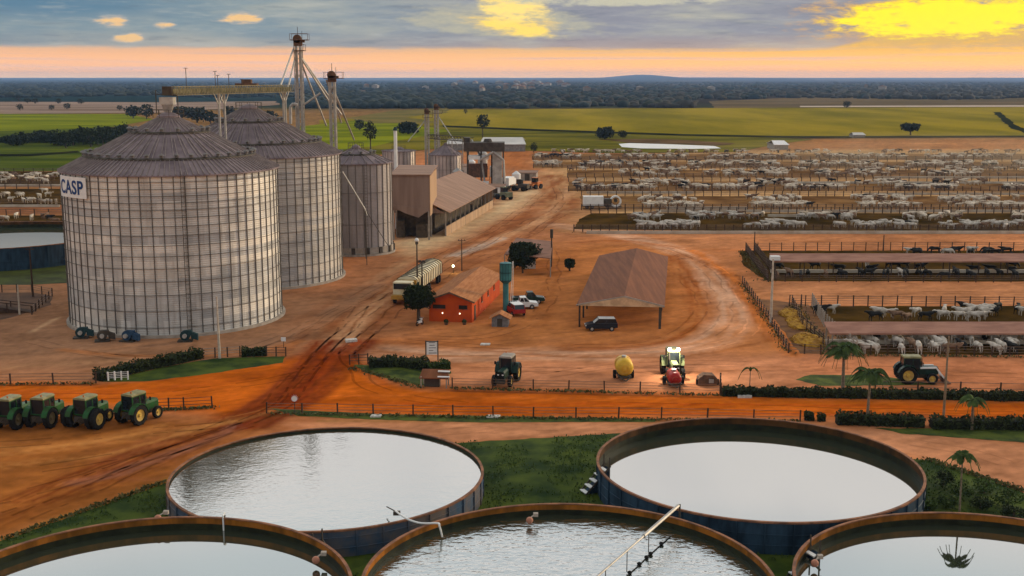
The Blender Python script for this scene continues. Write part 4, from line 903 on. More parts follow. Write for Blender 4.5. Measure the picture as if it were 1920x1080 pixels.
# ---------------- red house, sheds, small buildings
M_redw = mat('red_house_wall', (.50, .075, .012), (.40, .055, .012), rough=.8, scale=.5)
M_tile = mat('dusty_tile_roof', S(196, 132, 84), S(168, 106, 64), rough=.9, scale=.6, stretch=(6, .6, 1), detail=8)
hx, hy = -8.55, 159.9
t = thing('office_house', 'red walled single-storey house with a dusty gable roof', 'house', (hx, hy, 0), -.165)
w = 3.05; ln = 22; eh = 3.1; rh = 4.3
hb = MB().side([(-w, 0), (w, 0), (w, eh), (0, rh - .1), (-w, eh)], 0, ln); hb.build('wall', M_redw, t)
MB().slab([(-w - .5, -.6, eh - .1), (0, -.6, rh + .05), (0, ln + .5, rh + .05), (-w - .5, ln + .5, eh - .1)], .12).slab([(0, -.6, rh + .05), (w + .5, -.6, eh - .1), (w + .5, ln + .5, eh - .1), (0, ln + .5, rh + .05)], .12).build('roof', M_tile, t)
MB().bar((-w - .5, -.64, eh - .2), (0, -.64, rh - .06), .06, .22).bar((w + .5, -.64, eh - .2), (0, -.64, rh - .06), .06, .22).build('barge_board', M_rust, t)
for x0, x1 in ((-2.5, -.7), (1.2, 2.4)):
    f = MB().box(((x0 + x1) / 2, -.02, 2.15), (x1 - x0, .12, .5)).build('window', M_glass, t)
    MB().box(((x0 + x1) / 2, -.06, 1.87), (x1 - x0 + .1, .16, .06)).build('sill', M_rust, f)
M_lampon = mat('lit_wall_lamp', (1, .85, .65), emit=((1, .8, .55), 3.0), vary=.02)
for x_ in (-1.1, 1.35):
    f = MB().box((x_, -.06, 1.22), (.14, .1, .24)).build('wall_lamp', M_steeld, t); MB().ball((x_, -.16, 1.25), .10, 8, 6).build('bulb', M_lampon, f)
for yy, ww, zz in ((2, 1.0, 1.2), (7.2, .8, 2.0), (12, .8, 2.0), (17, .8, 2.0)):
    if zz < 1.5: f = MB().box((w + .01, yy, 1.05), (.1, ww, 2.1)).build('door', M_steeld, t)
    else:
        f = MB().box((w + .01, yy, zz), (.1, ww, .8)).build('window', M_glass, t); MB().box((w + .05, yy, zz - .45), (.12, ww + .1, .06)).build('sill', M_conc, f)
for k_, x_ in enumerate((-.5, 2.0)):
    q_ = thing('planter', ['dark planter below the middle of the red wall', 'dark planter near the right corner of the red wall'][k_], 'planter', (hx + x_, hy - 1.9, 0), 0, 'planters before the red house')
    MB().cyl((0, 0, 0), (0, 0, .35), .22, .3, 12).build('pot', M_rust, q_); MB().ball((0, 0, .5), (.35, .35, .28), 8, 6, .4).build('foliage', mat('leaf_dark', (.03, .045, .015), (.012, .02, .008), scale=3), q_)
# water tower
x, y = -.9, 166.5
t = thing('water_tower', 'teal cylinder water tower on a single thick column beside the red house', 'water tower', (x, y, 0))
M_teal2 = mat('teal_tower_paint', (.055, .185, .185), (.035, .12, .125), rough=.45, scale=.8)
MB().cyl((0, 0, 0), (0, 0, 4.4), .42, n=24).build('column', M_teal2, t, smooth=False)
MB().lathe([(.42, 4.3), (.86, 4.7), (.86, 7.2), (.80, 7.3), (.01, 7.45)], n=32).build('reservoir', M_teal2, t)
f = MB()
for i in range(12):
    a = 2 * PI * i / 12; f.bar((.89 * math.cos(a), .89 * math.sin(a), 4.7), (.89 * math.cos(a), .89 * math.sin(a), 7.2), .04)
for zz in (4.75, 5.9, 7.15): f.lathe([(.87, zz - .05), (.92, zz), (.87, zz + .05)], n=24)
f.build('bands', M_teal, t)
f = MB(); f.bar((.62, -.65, .3), (.98, -.1, 7.5), .05); f.bar((.98, -.45, .3), (1.1, .1, 7.5), .05); f.build('ladder', M_white, t)
# grey hut with brown roof
x, y = G(937, 613); t = thing('pump_hut', 'small grey hut with a brown gable roof at the foot of the water tower', 'hut', (x, y, 0), -.1)
MB().side([(-1.1, 0), (1.1, 0), (1.1, 1.25), (0, 1.75), (-1.1, 1.25)], 0, 2.2).build('wall', mat('grey_blockwork', (.19, .18, .18), scale=3), t)
MB().slab([(-1.5, -.3, 1.15), (0, -.3, 1.9), (0, 2.5, 1.9), (-1.5, 2.5, 1.15)], .1).slab([(0, -.3, 1.9), (1.5, -.3, 1.15), (1.5, 2.5, 1.15), (0, 2.5, 1.9)], .1).build('roof', M_tile, t)
MB().box((0, -.02, .6), (.7, .08, 1.1)).build('door', M_steeld, t)
# big open shed
t = thing('machine_shed', 'big open-sided shed with a brown gable roof sheltering a parked car', 'shed', (0, 0, 0))
E0 = Vector((9.2, 156.6, 3.25)); E1 = Vector((20.0, 155.4, 3.25)); Rg = Vector((15.1, 155.7, 4.55)); L_ = Vector((6.4, 44.5, 0))
M_brown = mat('brown_shed_roof', S(146, 90, 58), S(122, 74, 48), rough=.8, scale=.4, stretch=(5, .25, 1), detail=8)
ov = Vector((-.5, -.6, -.12)); ov2 = Vector((.5, -.6, -.12))
MB().slab([E0 + ov, Rg + Vector((0, -.6, 0)), Rg + L_, E0 + L_ + Vector((-.5, 0, -.12))], .14).slab([Rg + Vector((0, -.6, 0)), E1 + ov2, E1 + L_ + Vector((.5, 0, -.12)), Rg + L_], .14).build('roof', M_brown, t)
MB().add([E0 + Vector((-.3, -.74, -.16)), E1 + Vector((.3, -.74, -.16)), Rg + Vector((0, -.74, -.02)), E0 + Vector((-.3, -.64, -.16)), E1 + Vector((.3, -.64, -.16)), Rg + Vector((0, -.64, -.02))], [(0, 1, 2), (5, 4, 3), (0, 3, 4, 1), (1, 4, 5, 2), (2, 5, 3, 0)]).build('gable', mat('pale_gable', S(236, 200, 160), rough=.7), t)
MB().bar(Rg + Vector((0, -.7, -.05)), E1 + ov2 + Vector((0, -.1, .05)), .08, .24).bar(Rg + Vector((0, -.7, -.05)), E0 + ov + Vector((0, -.1, .05)), .08, .16).build('fascia', M_conc, t)
for k_ in range(8):
    for e_ in (E0, E1):
        p_ = e_ + L_ * (k_ / 7.05); MB().bar((p_.x, p_.y, 0), (p_.x, p_.y, 3.2), .32 if e_ is E1 and k_ == 0 else .24).build('post', M_steeld if k_ or e_ is E1 else M_postw, t)
MB().bar(E0 + L_ + Vector((.2, -.4, -1.65)), E1 + L_ + Vector((-.2, -.4, -1.65)), .15, 3.1).bar(E0 + L_ * .35 + Vector((.1, 0, -1.65)), E0 + L_ + Vector((.1, 0, -1.65)), .12, 3.0).build('back_wall', mat('olive_back_wall', S(120, 92, 50), S(96, 74, 42), scale=.5), t)
f = MB()
for k_ in range(1, 6):
    a_ = E0 + L_ * (k_ / 5.05); b_ = E1 + L_ * (k_ / 5.05); c_ = Rg + L_ * (k_ / 5.05); z_ = Vector((0, 0, .22))
    f.bar(a_ - z_, b_ - z_, .12).bar(a_ - z_, c_ - z_ * 1.6, .12).bar(b_ - z_, c_ - z_ * 1.6, .12)
f.build('truss', M_steeld, t)
# canopy by the dark tree
t = thing('open_canopy', 'open canopy with a dusty flat roof behind the dark round tree', 'canopy', (0, 0, 0))
cq = [G3(946, 476, 3.3), G3(1033, 484, 3.3), G3(1036, 452, 3.6), G3(968, 446, 3.6)]
MB().slab(cq, .15).build('roof', mat('canopy_roof', S(160, 116, 96), S(136, 98, 80), scale=.6), t)
for a in cq: MB().bar((a[0] * .99, a[1] + .1, 0), (a[0] * .99, a[1] + .1, 3.2), .18).build('post', M_conc, t)
MB().box((3.0, 207, 1), (2.4, 2, 2)).build('counter', M_white, t)
x, y = G(1034, 500); t = thing('chimney_pole', 'dark thick pole standing at the right corner of the canopy', 'pole', (x, y, 0))
MB().cyl((0, 0, 0), (0, 0, HZ(430, y)), .12, n=10).build('pole', M_postw, t); MB().cyl((0, 0, HZ(446, y)), (0, 0, HZ(430, y)), .28, n=10).build('head', M_steeld, t)
# little open hut by the road
x, y = G(815, 725); t = thing('roadside_shelter', 'small open shelter with a striped white-edged roof by the road fence', 'shelter', (x, y, 0), -.1)
MB().slab([(-1.6, -.7, 1.15), (1.6, -.7, 1.15), (1.5, 1.0, 1.75), (-1.5, 1.0, 1.75)], .1).build('roof', M_brown, t)
MB().box((1.1, -.62, 1.3), (1.3, .25, .1)).box((1.0, .3, 1.68), (1.3, .3, .1)).build('roof_edge', M_white, t)
for sx in (-1.4, 1.4):
    for sy in (-.6, .9): MB().bar((sx, sy, 0), (sx, sy, 1.3), .12).build('post', M_conc, t)
MB().box((-.3, .3, .5), (1.7, .8, 1.0)).build('cabinet', M_steeld, t)

# ---------------- vehicles
def wheel(t, x, y, r, w, rimc, n=22):
    s = 1 if x > 0 else -1
    wo_ = MB().lathe([(r * .62, -w / 2), (r * .93, -w / 2), (r, -w * .36), (r, w * .36), (r * .93, w / 2), (r * .62, w / 2)], n=n)
    if r > .6:
        for i in range(n):
            a = 2 * PI * i / n; wo_.box((r * math.cos(a), r * math.sin(a), w * .22 * (1 if i % 2 else -1)), (.09, .07, w * .5), a)
    M = Matrix.Translation((x, y, r)) @ Matrix.Rotation(PI / 2, 4, 'Y')
    o = wo_.build('wheel', M_black, t); o.matrix_local = M
    MB().lathe([(r * .63, -w * .3 * s), (r * .6, w * .3 * s), (r * .3, w * .16 * s), (.02, w * .2 * s)], n=16).build('rim', rimc, o)
    MB().cyl((0, 0, w * .1 * s), (0, 0, w * .45 * s), r * .16, n=10).build('hub', rimc, o)
M_green = mat('tractor_green', (.018, .095, .026), (.03, .06, .02), rough=.4, scale=2); M_rimy = mat('yellow_rim', (.62, .42, .08), (.40, .26, .08), rough=.5, scale=3)
M_cream = mat('cream_cab_roof', S(170, 162, 116), S(130, 124, 88), rough=.5, scale=2); M_dkgreen = mat('dark_green_body', (.020, .045, .035), rough=.4, scale=2)
def tractor(x, y, rz, lab, body=M_green, roofm=M_cream, dual=False, group=None, loader_=False, lamps=False, beacon=True, rimm=M_rimy):
    t = thing('tractor', lab, 'tractor', (x, y, 0), rz, group); t.scale = (1.03,) * 3     # nose towards local +Y
    MB().side([(-.42, .95), (.42, .95), (.42, 1.55), (.30, 1.78), (-.30, 1.78), (-.42, 1.55)], .5, 2.55).build('hood', body, t)
    MB().box((0, 2.58, 1.3), (.7, .1, .7)).build('grille', M_black, t)
    MB().box((0, .6, .75), (.5, 3.6, .5)).box((0, -1.0, .95), (1.1, .8, .5)).box((0, 2.5, .6), (.9, .4, .3)).build('chassis', M_steeld, t)
    cb = MB().side([(-.62, 1.3), (.62, 1.3), (.72, 1.75), (.66, 2.75), (-.66, 2.75), (-.72, 1.75)], -1.15, .55).build('cab', M_glass, t)
    f = MB()
    for sx in (-1, 1):
        for yy in (-1.15, -.2, .55): f.bar((sx * .68, yy, 1.3), (sx * .66, yy, 2.78), .09)
    f.bar((-.68, -1.15, 1.35), (.68, -1.15, 1.35), .1); f.bar((-.67, -1.15, 2.72), (-.67, .55, 2.72), .08).bar((.67, -1.15, 2.72), (.67, .55, 2.72), .08).bar((-.67, .55, 2.72), (.67, .55, 2.72), .08); f.build('cab_frame', body, cb)
    MB().side([(-.70, 2.78), (.70, 2.78), (.68, 2.9), (.5, 2.97), (-.5, 2.97), (-.68, 2.9)], -1.22, .68).build('cab_roof', roofm, cb)
    for sx in (-1, 1):
        fd = MB()
        for i in range(7):
            a = PI * (.12 + .72 * i / 6); fd.box((sx * .98, -.75 + 1.06 * math.cos(a), .97 + 1.06 * math.sin(a)), (.56, .5, .06), M=Matrix.Rotation(a - PI / 2, 3, 'X'))
        fd.build('fender', body, t)
    for sx in (-1, 1):
        wheel(t, sx * 1.0, -.75, .97, .52, rimm)
        if dual: wheel(t, sx * 1.62, -.75, .97, .5, rimm)
        wheel(t, sx * .88, 1.85, .6, .38, rimm, 18)
    if beacon: MB().cyl((.3, -.9, 3.02), (.3, -.9, 3.2), .07, n=8).build('beacon', M_orange, t)
    MB().cyl((.52, .75, 1.7), (.52, .75, 2.75), .06, n=8).cyl((.52, .75, 1.9), (.52, .75, 2.4), .1, n=8).build('exhaust', M_steeld, t)
    for sx in (-1, 1):
        f = MB().bar((sx * .7, .55, 2.3), (sx * 1.05, .75, 2.3), .04).build('mirror_arm', M_steeld, t); MB().box((sx * 1.08, .75, 2.25), (.2, .04, .34)).build('mirror', M_black, f)
    MB().bar((-.3, -1.3, .8), (-.4, -1.75, .55), .07).bar((.3, -1.3, .8), (.4, -1.75, .55), .07).bar((0, -1.3, 1.1), (0, -1.7, .9), .06).build('hitch', M_steeld, t)
    for sx in (-.25, .25): MB().box((sx, 2.64, 1.42), (.18, .05, .12)).build('headlight', M_white, t)
    if loader_:
        f = MB()
        for sx in (-.62, .62): f.bar((sx, .6, 1.7), (sx, 2.3, 1.75), .16).bar((sx, 2.3, 1.75), (sx, 3.25, .55), .16)
        f.bar((-.62, 2.5, 1.5), (.62, 2.5, 1.5), .12); f.build('loader_arm', M_white, t)
        MB().side([(-1.05, .1), (1.05, .1), (1.05, .75), (-1.05, .75)], 3.2, 3.3).side([(-1.05, .08), (1.05, .08), (1.05, .16), (-1.05, .16)], 3.3, 3.85).build('bucket', M_rust, t)
    return t
x, y = G(250, 797); tractor(x, y + 1.2, -.45, 'green tractor with big yellow rear rims standing alone at the right end of the row', group='green tractors parked in a row')
x, y = G(160, 803); tractor(x, y + 1.0, -.3, 'green tractor with double rear wheels, third in the left row', dual=True, group='green tractors parked in a row')
x, y = G(78, 803); tractor(x, y + 1.1, -.2, 'green tractor between the one cut by the left edge and the double wheeled one', group='green tractors parked in a row', rimm=mat('muddy_rim', (.16, .12, .06)))
x, y = G(16, 805); tractor(x, y + 1.0, -.2, 'green tractor cut off by the left edge of the photo', group='green tractors parked in a row', rimm=MATS['muddy_rim'])
x, y = G(950, 716); tractor(x, y, PI - .25, 'dark green tractor facing the road with a cream cab roof, left of the yellow tank', body=M_dkgreen, roofm=M_conc)
x, y = G(1710, 716); tractor(x, y, -PI / 2 - .05, 'dark tractor with a cream roof and front loader parked behind the hedge', body=M_dkgreen, loader_=True, beacon=False)
tr = tractor(*[v + d for v, d in zip(G(1266, 712), (0, 2.2))], PI, 'pale tractor with its roof work lights switched on', body=mat('pale_green_body', (.22, .25, .12), rough=.5), roofm=M_cream, beacon=False)
M_lampw = mat('lit_work_lamp', (1, 1, .9), emit=((1, .97, .82), 28.0), vary=.01)
for sx in (-.42, .5):
    MB().cyl((sx, .87, 3.1), (sx, 1.0, 3.1), .19, n=14).build('work_light', M_lampw, tr)
lp = bpy.data.lights.new('work_light_glow', 'POINT'); lo = bpy.data.objects.new('work_light_glow', lp); C.objects.link(lo); lp.energy = 1100; lp.color = (1, .9, .7); lp.shadow_soft_size = .2; lo.parent = tr; lo.location = (0, 1.6, 3.3)
def tank_trailer(px, py, m, lab, r=.95, name='tank_trailer', z=1.45, nose=False):
    x, y = G(px, py); t = thing(name, lab, 'tank trailer', (x, y, 0))
    b = MB().lathe([(.01, -1.55), (r * .55, -1.5), (r * .9, -1.25), (r, -.9), (r, 1.2), (r * .8, 1.5), (.01, 1.6)], n=26).build('tank_body', m, t, smooth=True)
    b.matrix_local = Matrix.Translation((0, .6, z)) @ Matrix.Rotation(PI / 2, 4, 'X')
    MB().lathe([(r + .02, -.05), (r + .05, 0), (r + .02, .05)], n=26).lathe([(.34, 1.62), (.34, 1.5)], n=16).build('band', M_orange, b)
    MB().cyl((0, .4, z + r), (0, .4, z + r + .2), .26, n=14).build('hatch', M_steel, t)
    MB().box((0, .4, z - r - .05 if z - r > .35 else .45), (1.5, 2.8, .2)).build('frame', M_steeld, t)
    MB().bar((-.6, -1, .5), (0, -2.3, .45), .1).bar((.6, -1, .5), (0, -2.3, .45), .1).build('drawbar', M_steeld, t)
    for sx in (-1, 1): wheel(t, sx * 1.0, .8, .48, .34, M_steeld, 18)
    return t
tank_trailer(1170, 712, M_yellow, 'yellow round tank trailer standing between two tractors', r=.98, z=1.55)
tank_trailer(1264, 724, M_red, 'red rounded spray tank standing before the lit tractor', r=.72, z=.95)
x, y = G(1328, 724); t = thing('covered_implement', 'small rusty brown farm implement right of the red spray tank', 'implement', (x, y, 0))
MB().side([(-1.1, .25), (1.1, .25), (1.1, .7), (.6, 1.2), (-.5, 1.25), (-1.1, .8)], 0, 1.4).build('hopper', M_rust, t); MB().box((.3, -.1, .6), (.5, .3, .4)).build('gearbox', M_steel, t)
for sx in (-1.15, 1.15): wheel(t, sx, .6, .34, .2, M_steeld, 14)
def car(px, py, rz, m, lab, kind='suv', cat='car', name='parked_car', L0=4.3):
    x, y = G(px, py); t = thing(name, lab, cat, (x, y, 0), rz)        # nose to local +X
    h = L0 / 2
    if kind == 'pickup':
        prof = [(-h, .45), (-h, 1.0), (-.35, 1.02), (-.3, 1.12), (.95, 1.1), (1.25, 1.05), (h - .1, .92), (h, .7), (h, .42), (h * .5, .35), (-h * .6, .35)]
        cabp = [(-.3, 1.1), (-.15, 1.62), (.65, 1.66), (1.2, 1.1)]; rx = (-.12, .62)
    else:
        prof = [(-h, .5), (-h + .05, 1.08), (1.0, 1.1), (h - .15, .92), (h, .7), (h, .42), (h * .5, .36), (-h * .6, .36)]
        cabp = [(-h + .08, 1.08), (-h + .35, 1.66), (.35, 1.7), (1.05, 1.09)]; rx = (-h + .45, .3)
    w = .88
    MB().side(prof, -w, w).build('body', m, t)
    g = MB().side(cabp, -w + .1, w - .1).build('windows', M_glass, t)
    MB().slab([(rx[0] - .08, -w + .16, 1.73), (rx[1] + .08, -w + .16, 1.76), (rx[1] + .08, w - .16, 1.76), (rx[0] - .08, w - .16, 1.73)], .09).build('roof', m if kind == 'pickup' else M_white, t)
    f = MB()
    for s_ in (-1, 1):
        for a, b in ((cabp[0], cabp[1]), (cabp[2], cabp[3]), (((cabp[0][0] + cabp[3][0]) / 2, 1.1), ((cabp[1][0] + cabp[2][0]) / 2, 1.68))):
            f.bar((a[0], s_ * (w - .1), a[1]), (b[0], s_ * (w - .13), b[1]), .07)
    f.build('pillars', m, t)
    if kind == 'pickup': MB().box((-1.3, 0, .98), (1.5, 1.35, .12)).build('load_bed', M_black, t)
    for s_ in (-1, 1):
        MB().box((h - .03, s_ * .62, .76), (.1, .34, .16)).build('headlight', M_white, t); MB().box((-h + .02, s_ * .72, .9), (.08, .2, .22)).build('tail_light', M_red, t)
        for xx in (-h * .62, h * .62):
            o = MB().lathe([(.2, -.11), (.34, -.11), (.36, 0), (.34, .11), (.2, .11)], n=18).build('wheel', M_black, t); o.matrix_local = Matrix.Translation((xx, s_ * (w - .02), .36)) @ Matrix.Rotation(PI / 2, 4, 'X')
            MB().cyl((0, 0, -.09), (0, 0, .09), .21, n=12).build('rim', M_steel, o)
    return t
M_carb = mat('black_car_paint', (.018, .020, .026), rough=.3, vary=.1)
car(1127, 619, .05 + PI, M_carb, 'black car with pale roof parked under the open shed')
car(977, 578, .1, M_white, 'white pickup parked beside the water tower', 'pickup', 'pickup', 'pickup_truck', 4.9)
car(966, 589, PI * .6, M_red, 'dark red car parked before the white pickup', 'suv')
car(990, 568, .1, M_dkgreen, 'dark pickup half hidden behind the white pickup', 'pickup', 'pickup', 'pickup_truck', 4.9)
# motorcycle under the tree
x, y = G(787, 610); t = thing('motorcycle', 'small motorcycle with white panels parked under the tree by the red house', 'motorcycle', (x, y, 0), 1.1)
for xx in (-.65, .65):
    o = MB().lathe([(.2, -.05), (.3, -.05), (.3, .05), (.2, .05), (.2, -.05)], n=16).build('wheel', M_black, t); o.matrix_local = Matrix.Translation((xx, 0, .3)) @ Matrix.Rotation(PI / 2, 4, 'X')
MB().box((0, 0, .5), (.9, .22, .3)).box((.35, 0, .8), (.4, .24, .2)).build('body', M_white, t); MB().box((-.3, 0, .82), (.7, .24, .1)).build('seat', M_black, t); MB().bar((.6, 0, .3), (.45, 0, 1.05), .06).bar((.45, -.35, 1.05), (.45, .35, 1.05), .04).build('handlebar', M_steel, t)
# long grain truck beside the tree
xa, ya = G(760, 566); xb, yb = G(815, 524); d_ = Vector((xb - xa, yb - ya, 0)); rz = -math.atan2(d_.x, d_.y)
t = thing('grain_truck', 'long grain truck with a ribbed pale tarpaulin over its trailer', 'truck', (xa, ya, 0), rz); t.scale = (1.25, 1, 1.18)
Lt = 19.0; M_tarp = mat('pale_tarpaulin', S(240, 230, 200), S(206, 188, 148), rough=.8, scale=.5, detail=6); M_ochre = mat('ochre_trailer_side', S(196, 150, 70), S(150, 112, 52), rough=.6, scale=.6)
MB().side([(-1.25, 1.2), (1.25, 1.2), (1.25, 2.7), (.8, 3.05), (0, 3.2), (-.8, 3.05), (-1.25, 2.7)], 1.0, Lt).build('trailer_body', M_tarp, t)
for i in range(15):
    f = MB(); y2 = 1.2 + (Lt - 1.4) * i / 14; f.bar((-1.27, y2, 1.2), (-1.27, y2, 2.7), .1).bar((1.27, y2, 1.2), (1.27, y2, 2.7), .1)
    for a, b in (((-1.27, 2.7), (-.8, 3.08)), ((-.8, 3.08), (0, 3.23)), ((0, 3.23), (.8, 3.08)), ((.8, 3.08), (1.27, 2.7))): f.bar((a[0], y2, a[1]), (b[0], y2, b[1]), .11)
    f.build('tarpaulin_rib', M_steeld, t)
MB().box((0, .9, 1.9), (2.5, .25, 1.7)).box((0, -1.2, 1.0), (2.3, 3.4, .5)).build('tail_board', M_ochre, t)
MB().box((0, -1.0, 2.0), (2.2, 2.0, 1.6)).build('cab', M_tarp, t); MB().box((0, -2.02, 2.3), (2.0, .1, .7)).build('windscreen', M_glass, t)
MB().box((0, Lt / 2, 1.0), (1.0, Lt, .35)).build('chassis', M_steeld, t)
for yy in (-1.2, 2.2, 3.5, 9, 10.3, Lt - 2.5, Lt - 1.2):
    for s_ in (-1.05, 1.05): MB().cyl((s_ - .16, yy, .52), (s_ + .16, yy, .52), .52, n=16).build('wheel', M_black, t)

# ---------------- vegetation
def leaf_mat(name, a, b): return mat(name, a, b, rough=.85, scale=1.6, spec=.1)
ML_dark = leaf_mat('foliage_dark', (.030, .042, .016), (.014, .020, .009)); ML_mid = leaf_mat('foliage_green', (.055, .085, .022), (.026, .042, .012))
ML_far = leaf_mat('foliage_far', (.036, .044, .024), (.018, .022, .014)); ML_palm = leaf_mat('palm_leaf', (.085, .125, .035), (.035, .06, .018)); ML_hedge = leaf_mat('hedge_leaf', (.050, .060, .022), (.018, .026, .011))
M_bark = mat('bark', (.10, .07, .05), rough=.95, scale=3)
def leaves(pts, size, rng, flatk=.6):
    n = len(pts); N = rng.randn(n, 3); N[:, 2] = np.abs(N[:, 2]) * .8 + .15; N /= np.linalg.norm(N, axis=1)[:, None]
    Tn = np.cross(N, rng.randn(n, 3)); Tn /= np.linalg.norm(Tn, axis=1)[:, None]; B = np.cross(N, Tn); s = size * (.6 + .8 * rng.rand(n, 1))
    V = np.stack([pts - Tn * s, pts - B * s * flatk, pts + Tn * s, pts + B * s * flatk], 1).reshape(-1, 3)
    return V, np.arange(n * 4).reshape(-1, 4)
def crown_pts(n, rx, rz, rng, nclump=30):
    cs = []; 
    for _ in range(nclump):
        d = rng.randn(3); d /= np.linalg.norm(d); d[2] = d[2] * .8; r = .35 + .48 * rng.rand(); cs.append((d * r, .20 + .2 * rng.rand()))
    P = []
    for i in range(n):
        c, r = cs[rng.randint(nclump)]; d = rng.randn(3); d /= np.linalg.norm(d); P.append(c + d * r * (.5 + .6 * rng.rand()))
    Q = rng.randn(n // 2, 3); Q /= np.linalg.norm(Q, axis=1)[:, None]; Q = Q[:n * 2 // 5]; lob = np.sin(Q[:, :1] * 5 + nclump) * np.sin(Q[:, 1:2] * 6 + 1) * np.cos(Q[:, 2:] * 5); Q = Q * (.62 + .30 * lob + .16 * rng.rand(len(Q), 1)); P = np.concatenate([np.array(P)[:n - len(Q)], Q]); P[:, :2] *= rx; P[:, 2] *= rz; return P
def tree(x, y, h, rx, rz, n, size, m, lab, trunk=.18, group=None, cat='tree', name='tree', seed=0, zc=None, wide=1.0):
    rng = np.random.RandomState(seed + 11); t = thing(name, lab, cat, (x, y, 0), 0, group)
    zc = zc or h - rz * .95
    tb = MB(); tb.cyl((0, 0, -.1), (0, 0, zc * .6), trunk, trunk * .75, 8)
    for i in range(5):
        a = 2 * PI * i / 5 + seed; tb.cyl((0, 0, zc * .5), (rx * .45 * math.cos(a), rx * .45 * math.sin(a), zc + rz * .1), trunk * .6, trunk * .2, 6)
    tb.build('trunk', M_bark, t)
    P = crown_pts(n, rx, rz, rng); P[:, 2] += zc; P[:, 0] *= wide; V, Fq = leaves(P, size, rng); npmesh('crown', V, Fq, m, t); return t
x, y = G(980, 512); tree(x, y, 6.0, 3.1, 2.7, 8000, .20, ML_dark, 'large round dark tree beside the canopy', seed=1)
x, y = G(785, 604); tree(x, y, 5.6, 2.6, 2.1, 6500, .18, ML_dark, 'dark bushy tree at the left corner of the red house', seed=2, trunk=.28)
x, y = G(1068, 508); tree(x, y, 2.4, 1.2, 1.1, 900, .18, ML_dark, 'small dark shrub tree right of the canopy', seed=3)
def tree_px(px, pyb, pyt, wpx, m, lab, n=500, seed=0, wide=1.0, lowf=.5, name='tree', group='trees in the far fields'):
    x, y = G(px, pyb); h = HZ(pyt, y); w = wpx / F * y * ct / 2; rz = h * lowf
    return tree(x, y, h, w, rz, n, w * .13, m, lab, trunk=max(.15, w * .08), seed=seed, zc=h - rz * .95, name=name, group=group)
tree_px(905, 258, 212, 30, ML_far, 'single dark tree with a bare trunk beyond the dryer', 500, 4, lowf=.33)
tree_px(695, 285, 222, 32, ML_far, 'thin leafy tree standing above the small silo', 400, 5, lowf=.36)
tree_px(674, 245, 222, 24, ML_far, 'low bush left of the thin tree above the small silo', 400, 6)
tree_px(765, 252, 226, 44, ML_dark, 'round dark bush right of the white stack pipe', 900, 7, lowf=.52)
tree_px(1134, 262, 236, 40, ML_far, 'wide dark tree at the edge of the green field, larger of a pair', 800, 8, lowf=.52)
tree_px(1168, 260, 243, 20, ML_far, 'small dark tree right of the wide one, smaller of a pair', 400, 9, lowf=.5)
tree_px(1707, 254, 230, 42, ML_far, 'flat-topped umbrella tree alone in the green field', 700, 10, lowf=.36)
tree_px(1587, 203, 188, 17, ML_far, 'small round tree on the far pale track', 300, 11, lowf=.5)
tree_px(1001, 288, 264, 16, ML_dark, 'narrow dark tree at the corner of the far cattle pens', 400, 12, lowf=.5)
tree_px(873, 214, 203, 10, ML_far, 'tiny far tree on the forest edge of the field', 200, 13)
for i, (px_, pb, pt_, w_) in enumerate(((38, 208, 194, 16), (97, 207, 195, 14), (126, 206, 192, 17), (152, 196, 184, 16), (66, 195, 183, 15), (225, 208, 196, 14), (35, 190, 178, 14), (110, 195, 184, 14), (52, 194, 182, 16))):
    tree_px(px_, pb, pt_, w_, ML_far, 'small dark tree dotted on the pale stubble strip at the far left', 220, 20 + i)
for i, (px_, pb, pt_, w_) in enumerate(((250, 222, 196, 34), (275, 224, 192, 30), (340, 225, 196, 44), (370, 230, 198, 50), (395, 232, 206, 34), (430, 226, 196, 30), (505, 232, 206, 40))):
    tree_px(px_, pb, pt_, w_, ML_far, 'dark tree in the line glimpsed behind the two big silo roofs', 400, 40 + i)
for i in range(22):
    px_ = 8 + i * 11.5 + random.uniform(-4, 4); pb = 268 + 6 * math.sin(i * .9) + (8 if 9 < i < 15 else 0); pt_ = 252 - i * 1.1 + random.uniform(-4, 5)
    tree_px(px_, pb, pt_, random.uniform(30, 46), ML_dark, 'dark tree in the dense belt left of the first silo', 420, 60 + i, lowf=.52)
def hedge(pts, h, w, lab, m=ML_hedge, dens=190, seed=0, size=.14, world_=False):
    h *= .86; P = W(pts) if not world_ else pts; c = Vector((*P[0], 0)); t = thing('hedge', lab, 'hedge', (c.x, c.y, 0)); rng = np.random.RandomState(seed)
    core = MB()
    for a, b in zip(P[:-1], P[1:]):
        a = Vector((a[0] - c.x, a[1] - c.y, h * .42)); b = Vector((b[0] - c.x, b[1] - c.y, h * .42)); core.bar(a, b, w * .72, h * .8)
    core.build('dark_core', mat('hedge_core', (.02, .022, .012)), t)  # solid dark block filling the hedge behind the leaves
    PP = []
    for a, b in zip(P[:-1], P[1:]):
        a = np.array([a[0] - c.x, a[1] - c.y, 0]); b = np.array([b[0] - c.x, b[1] - c.y, 0]); d = b - a; l = np.linalg.norm(d); nn = np.array([-d[1], d[0], 0]) / l
        k = int(l * dens); u_ = rng.rand(k, 1); ang_ = rng.rand(k, 1) * PI * 1.0; rr = .85 + .25 * rng.rand(k, 1)
        wob = 1 + .14 * np.sin(u_ * l * 1.7 + seed) + .1 * np.sin(u_ * l * 4.1)
        ex = np.sign(np.cos(ang_)) * np.abs(np.cos(ang_)) ** .45; ez = np.abs(np.sin(ang_)) ** .5
        p_ = a + d * u_ + nn * ex * w / 2 * rr * wob; z_ = ez * h * rr * wob; low_ = rng.rand(k, 1) < .45; z_ = np.where(low_, rng.rand(k, 1) * h, z_); p_[:, 2:3] = z_
        PP.append(p_)
    V, Fq = leaves(np.concatenate(PP), size, rng, .7); npmesh('foliage', V, Fq, m, t)
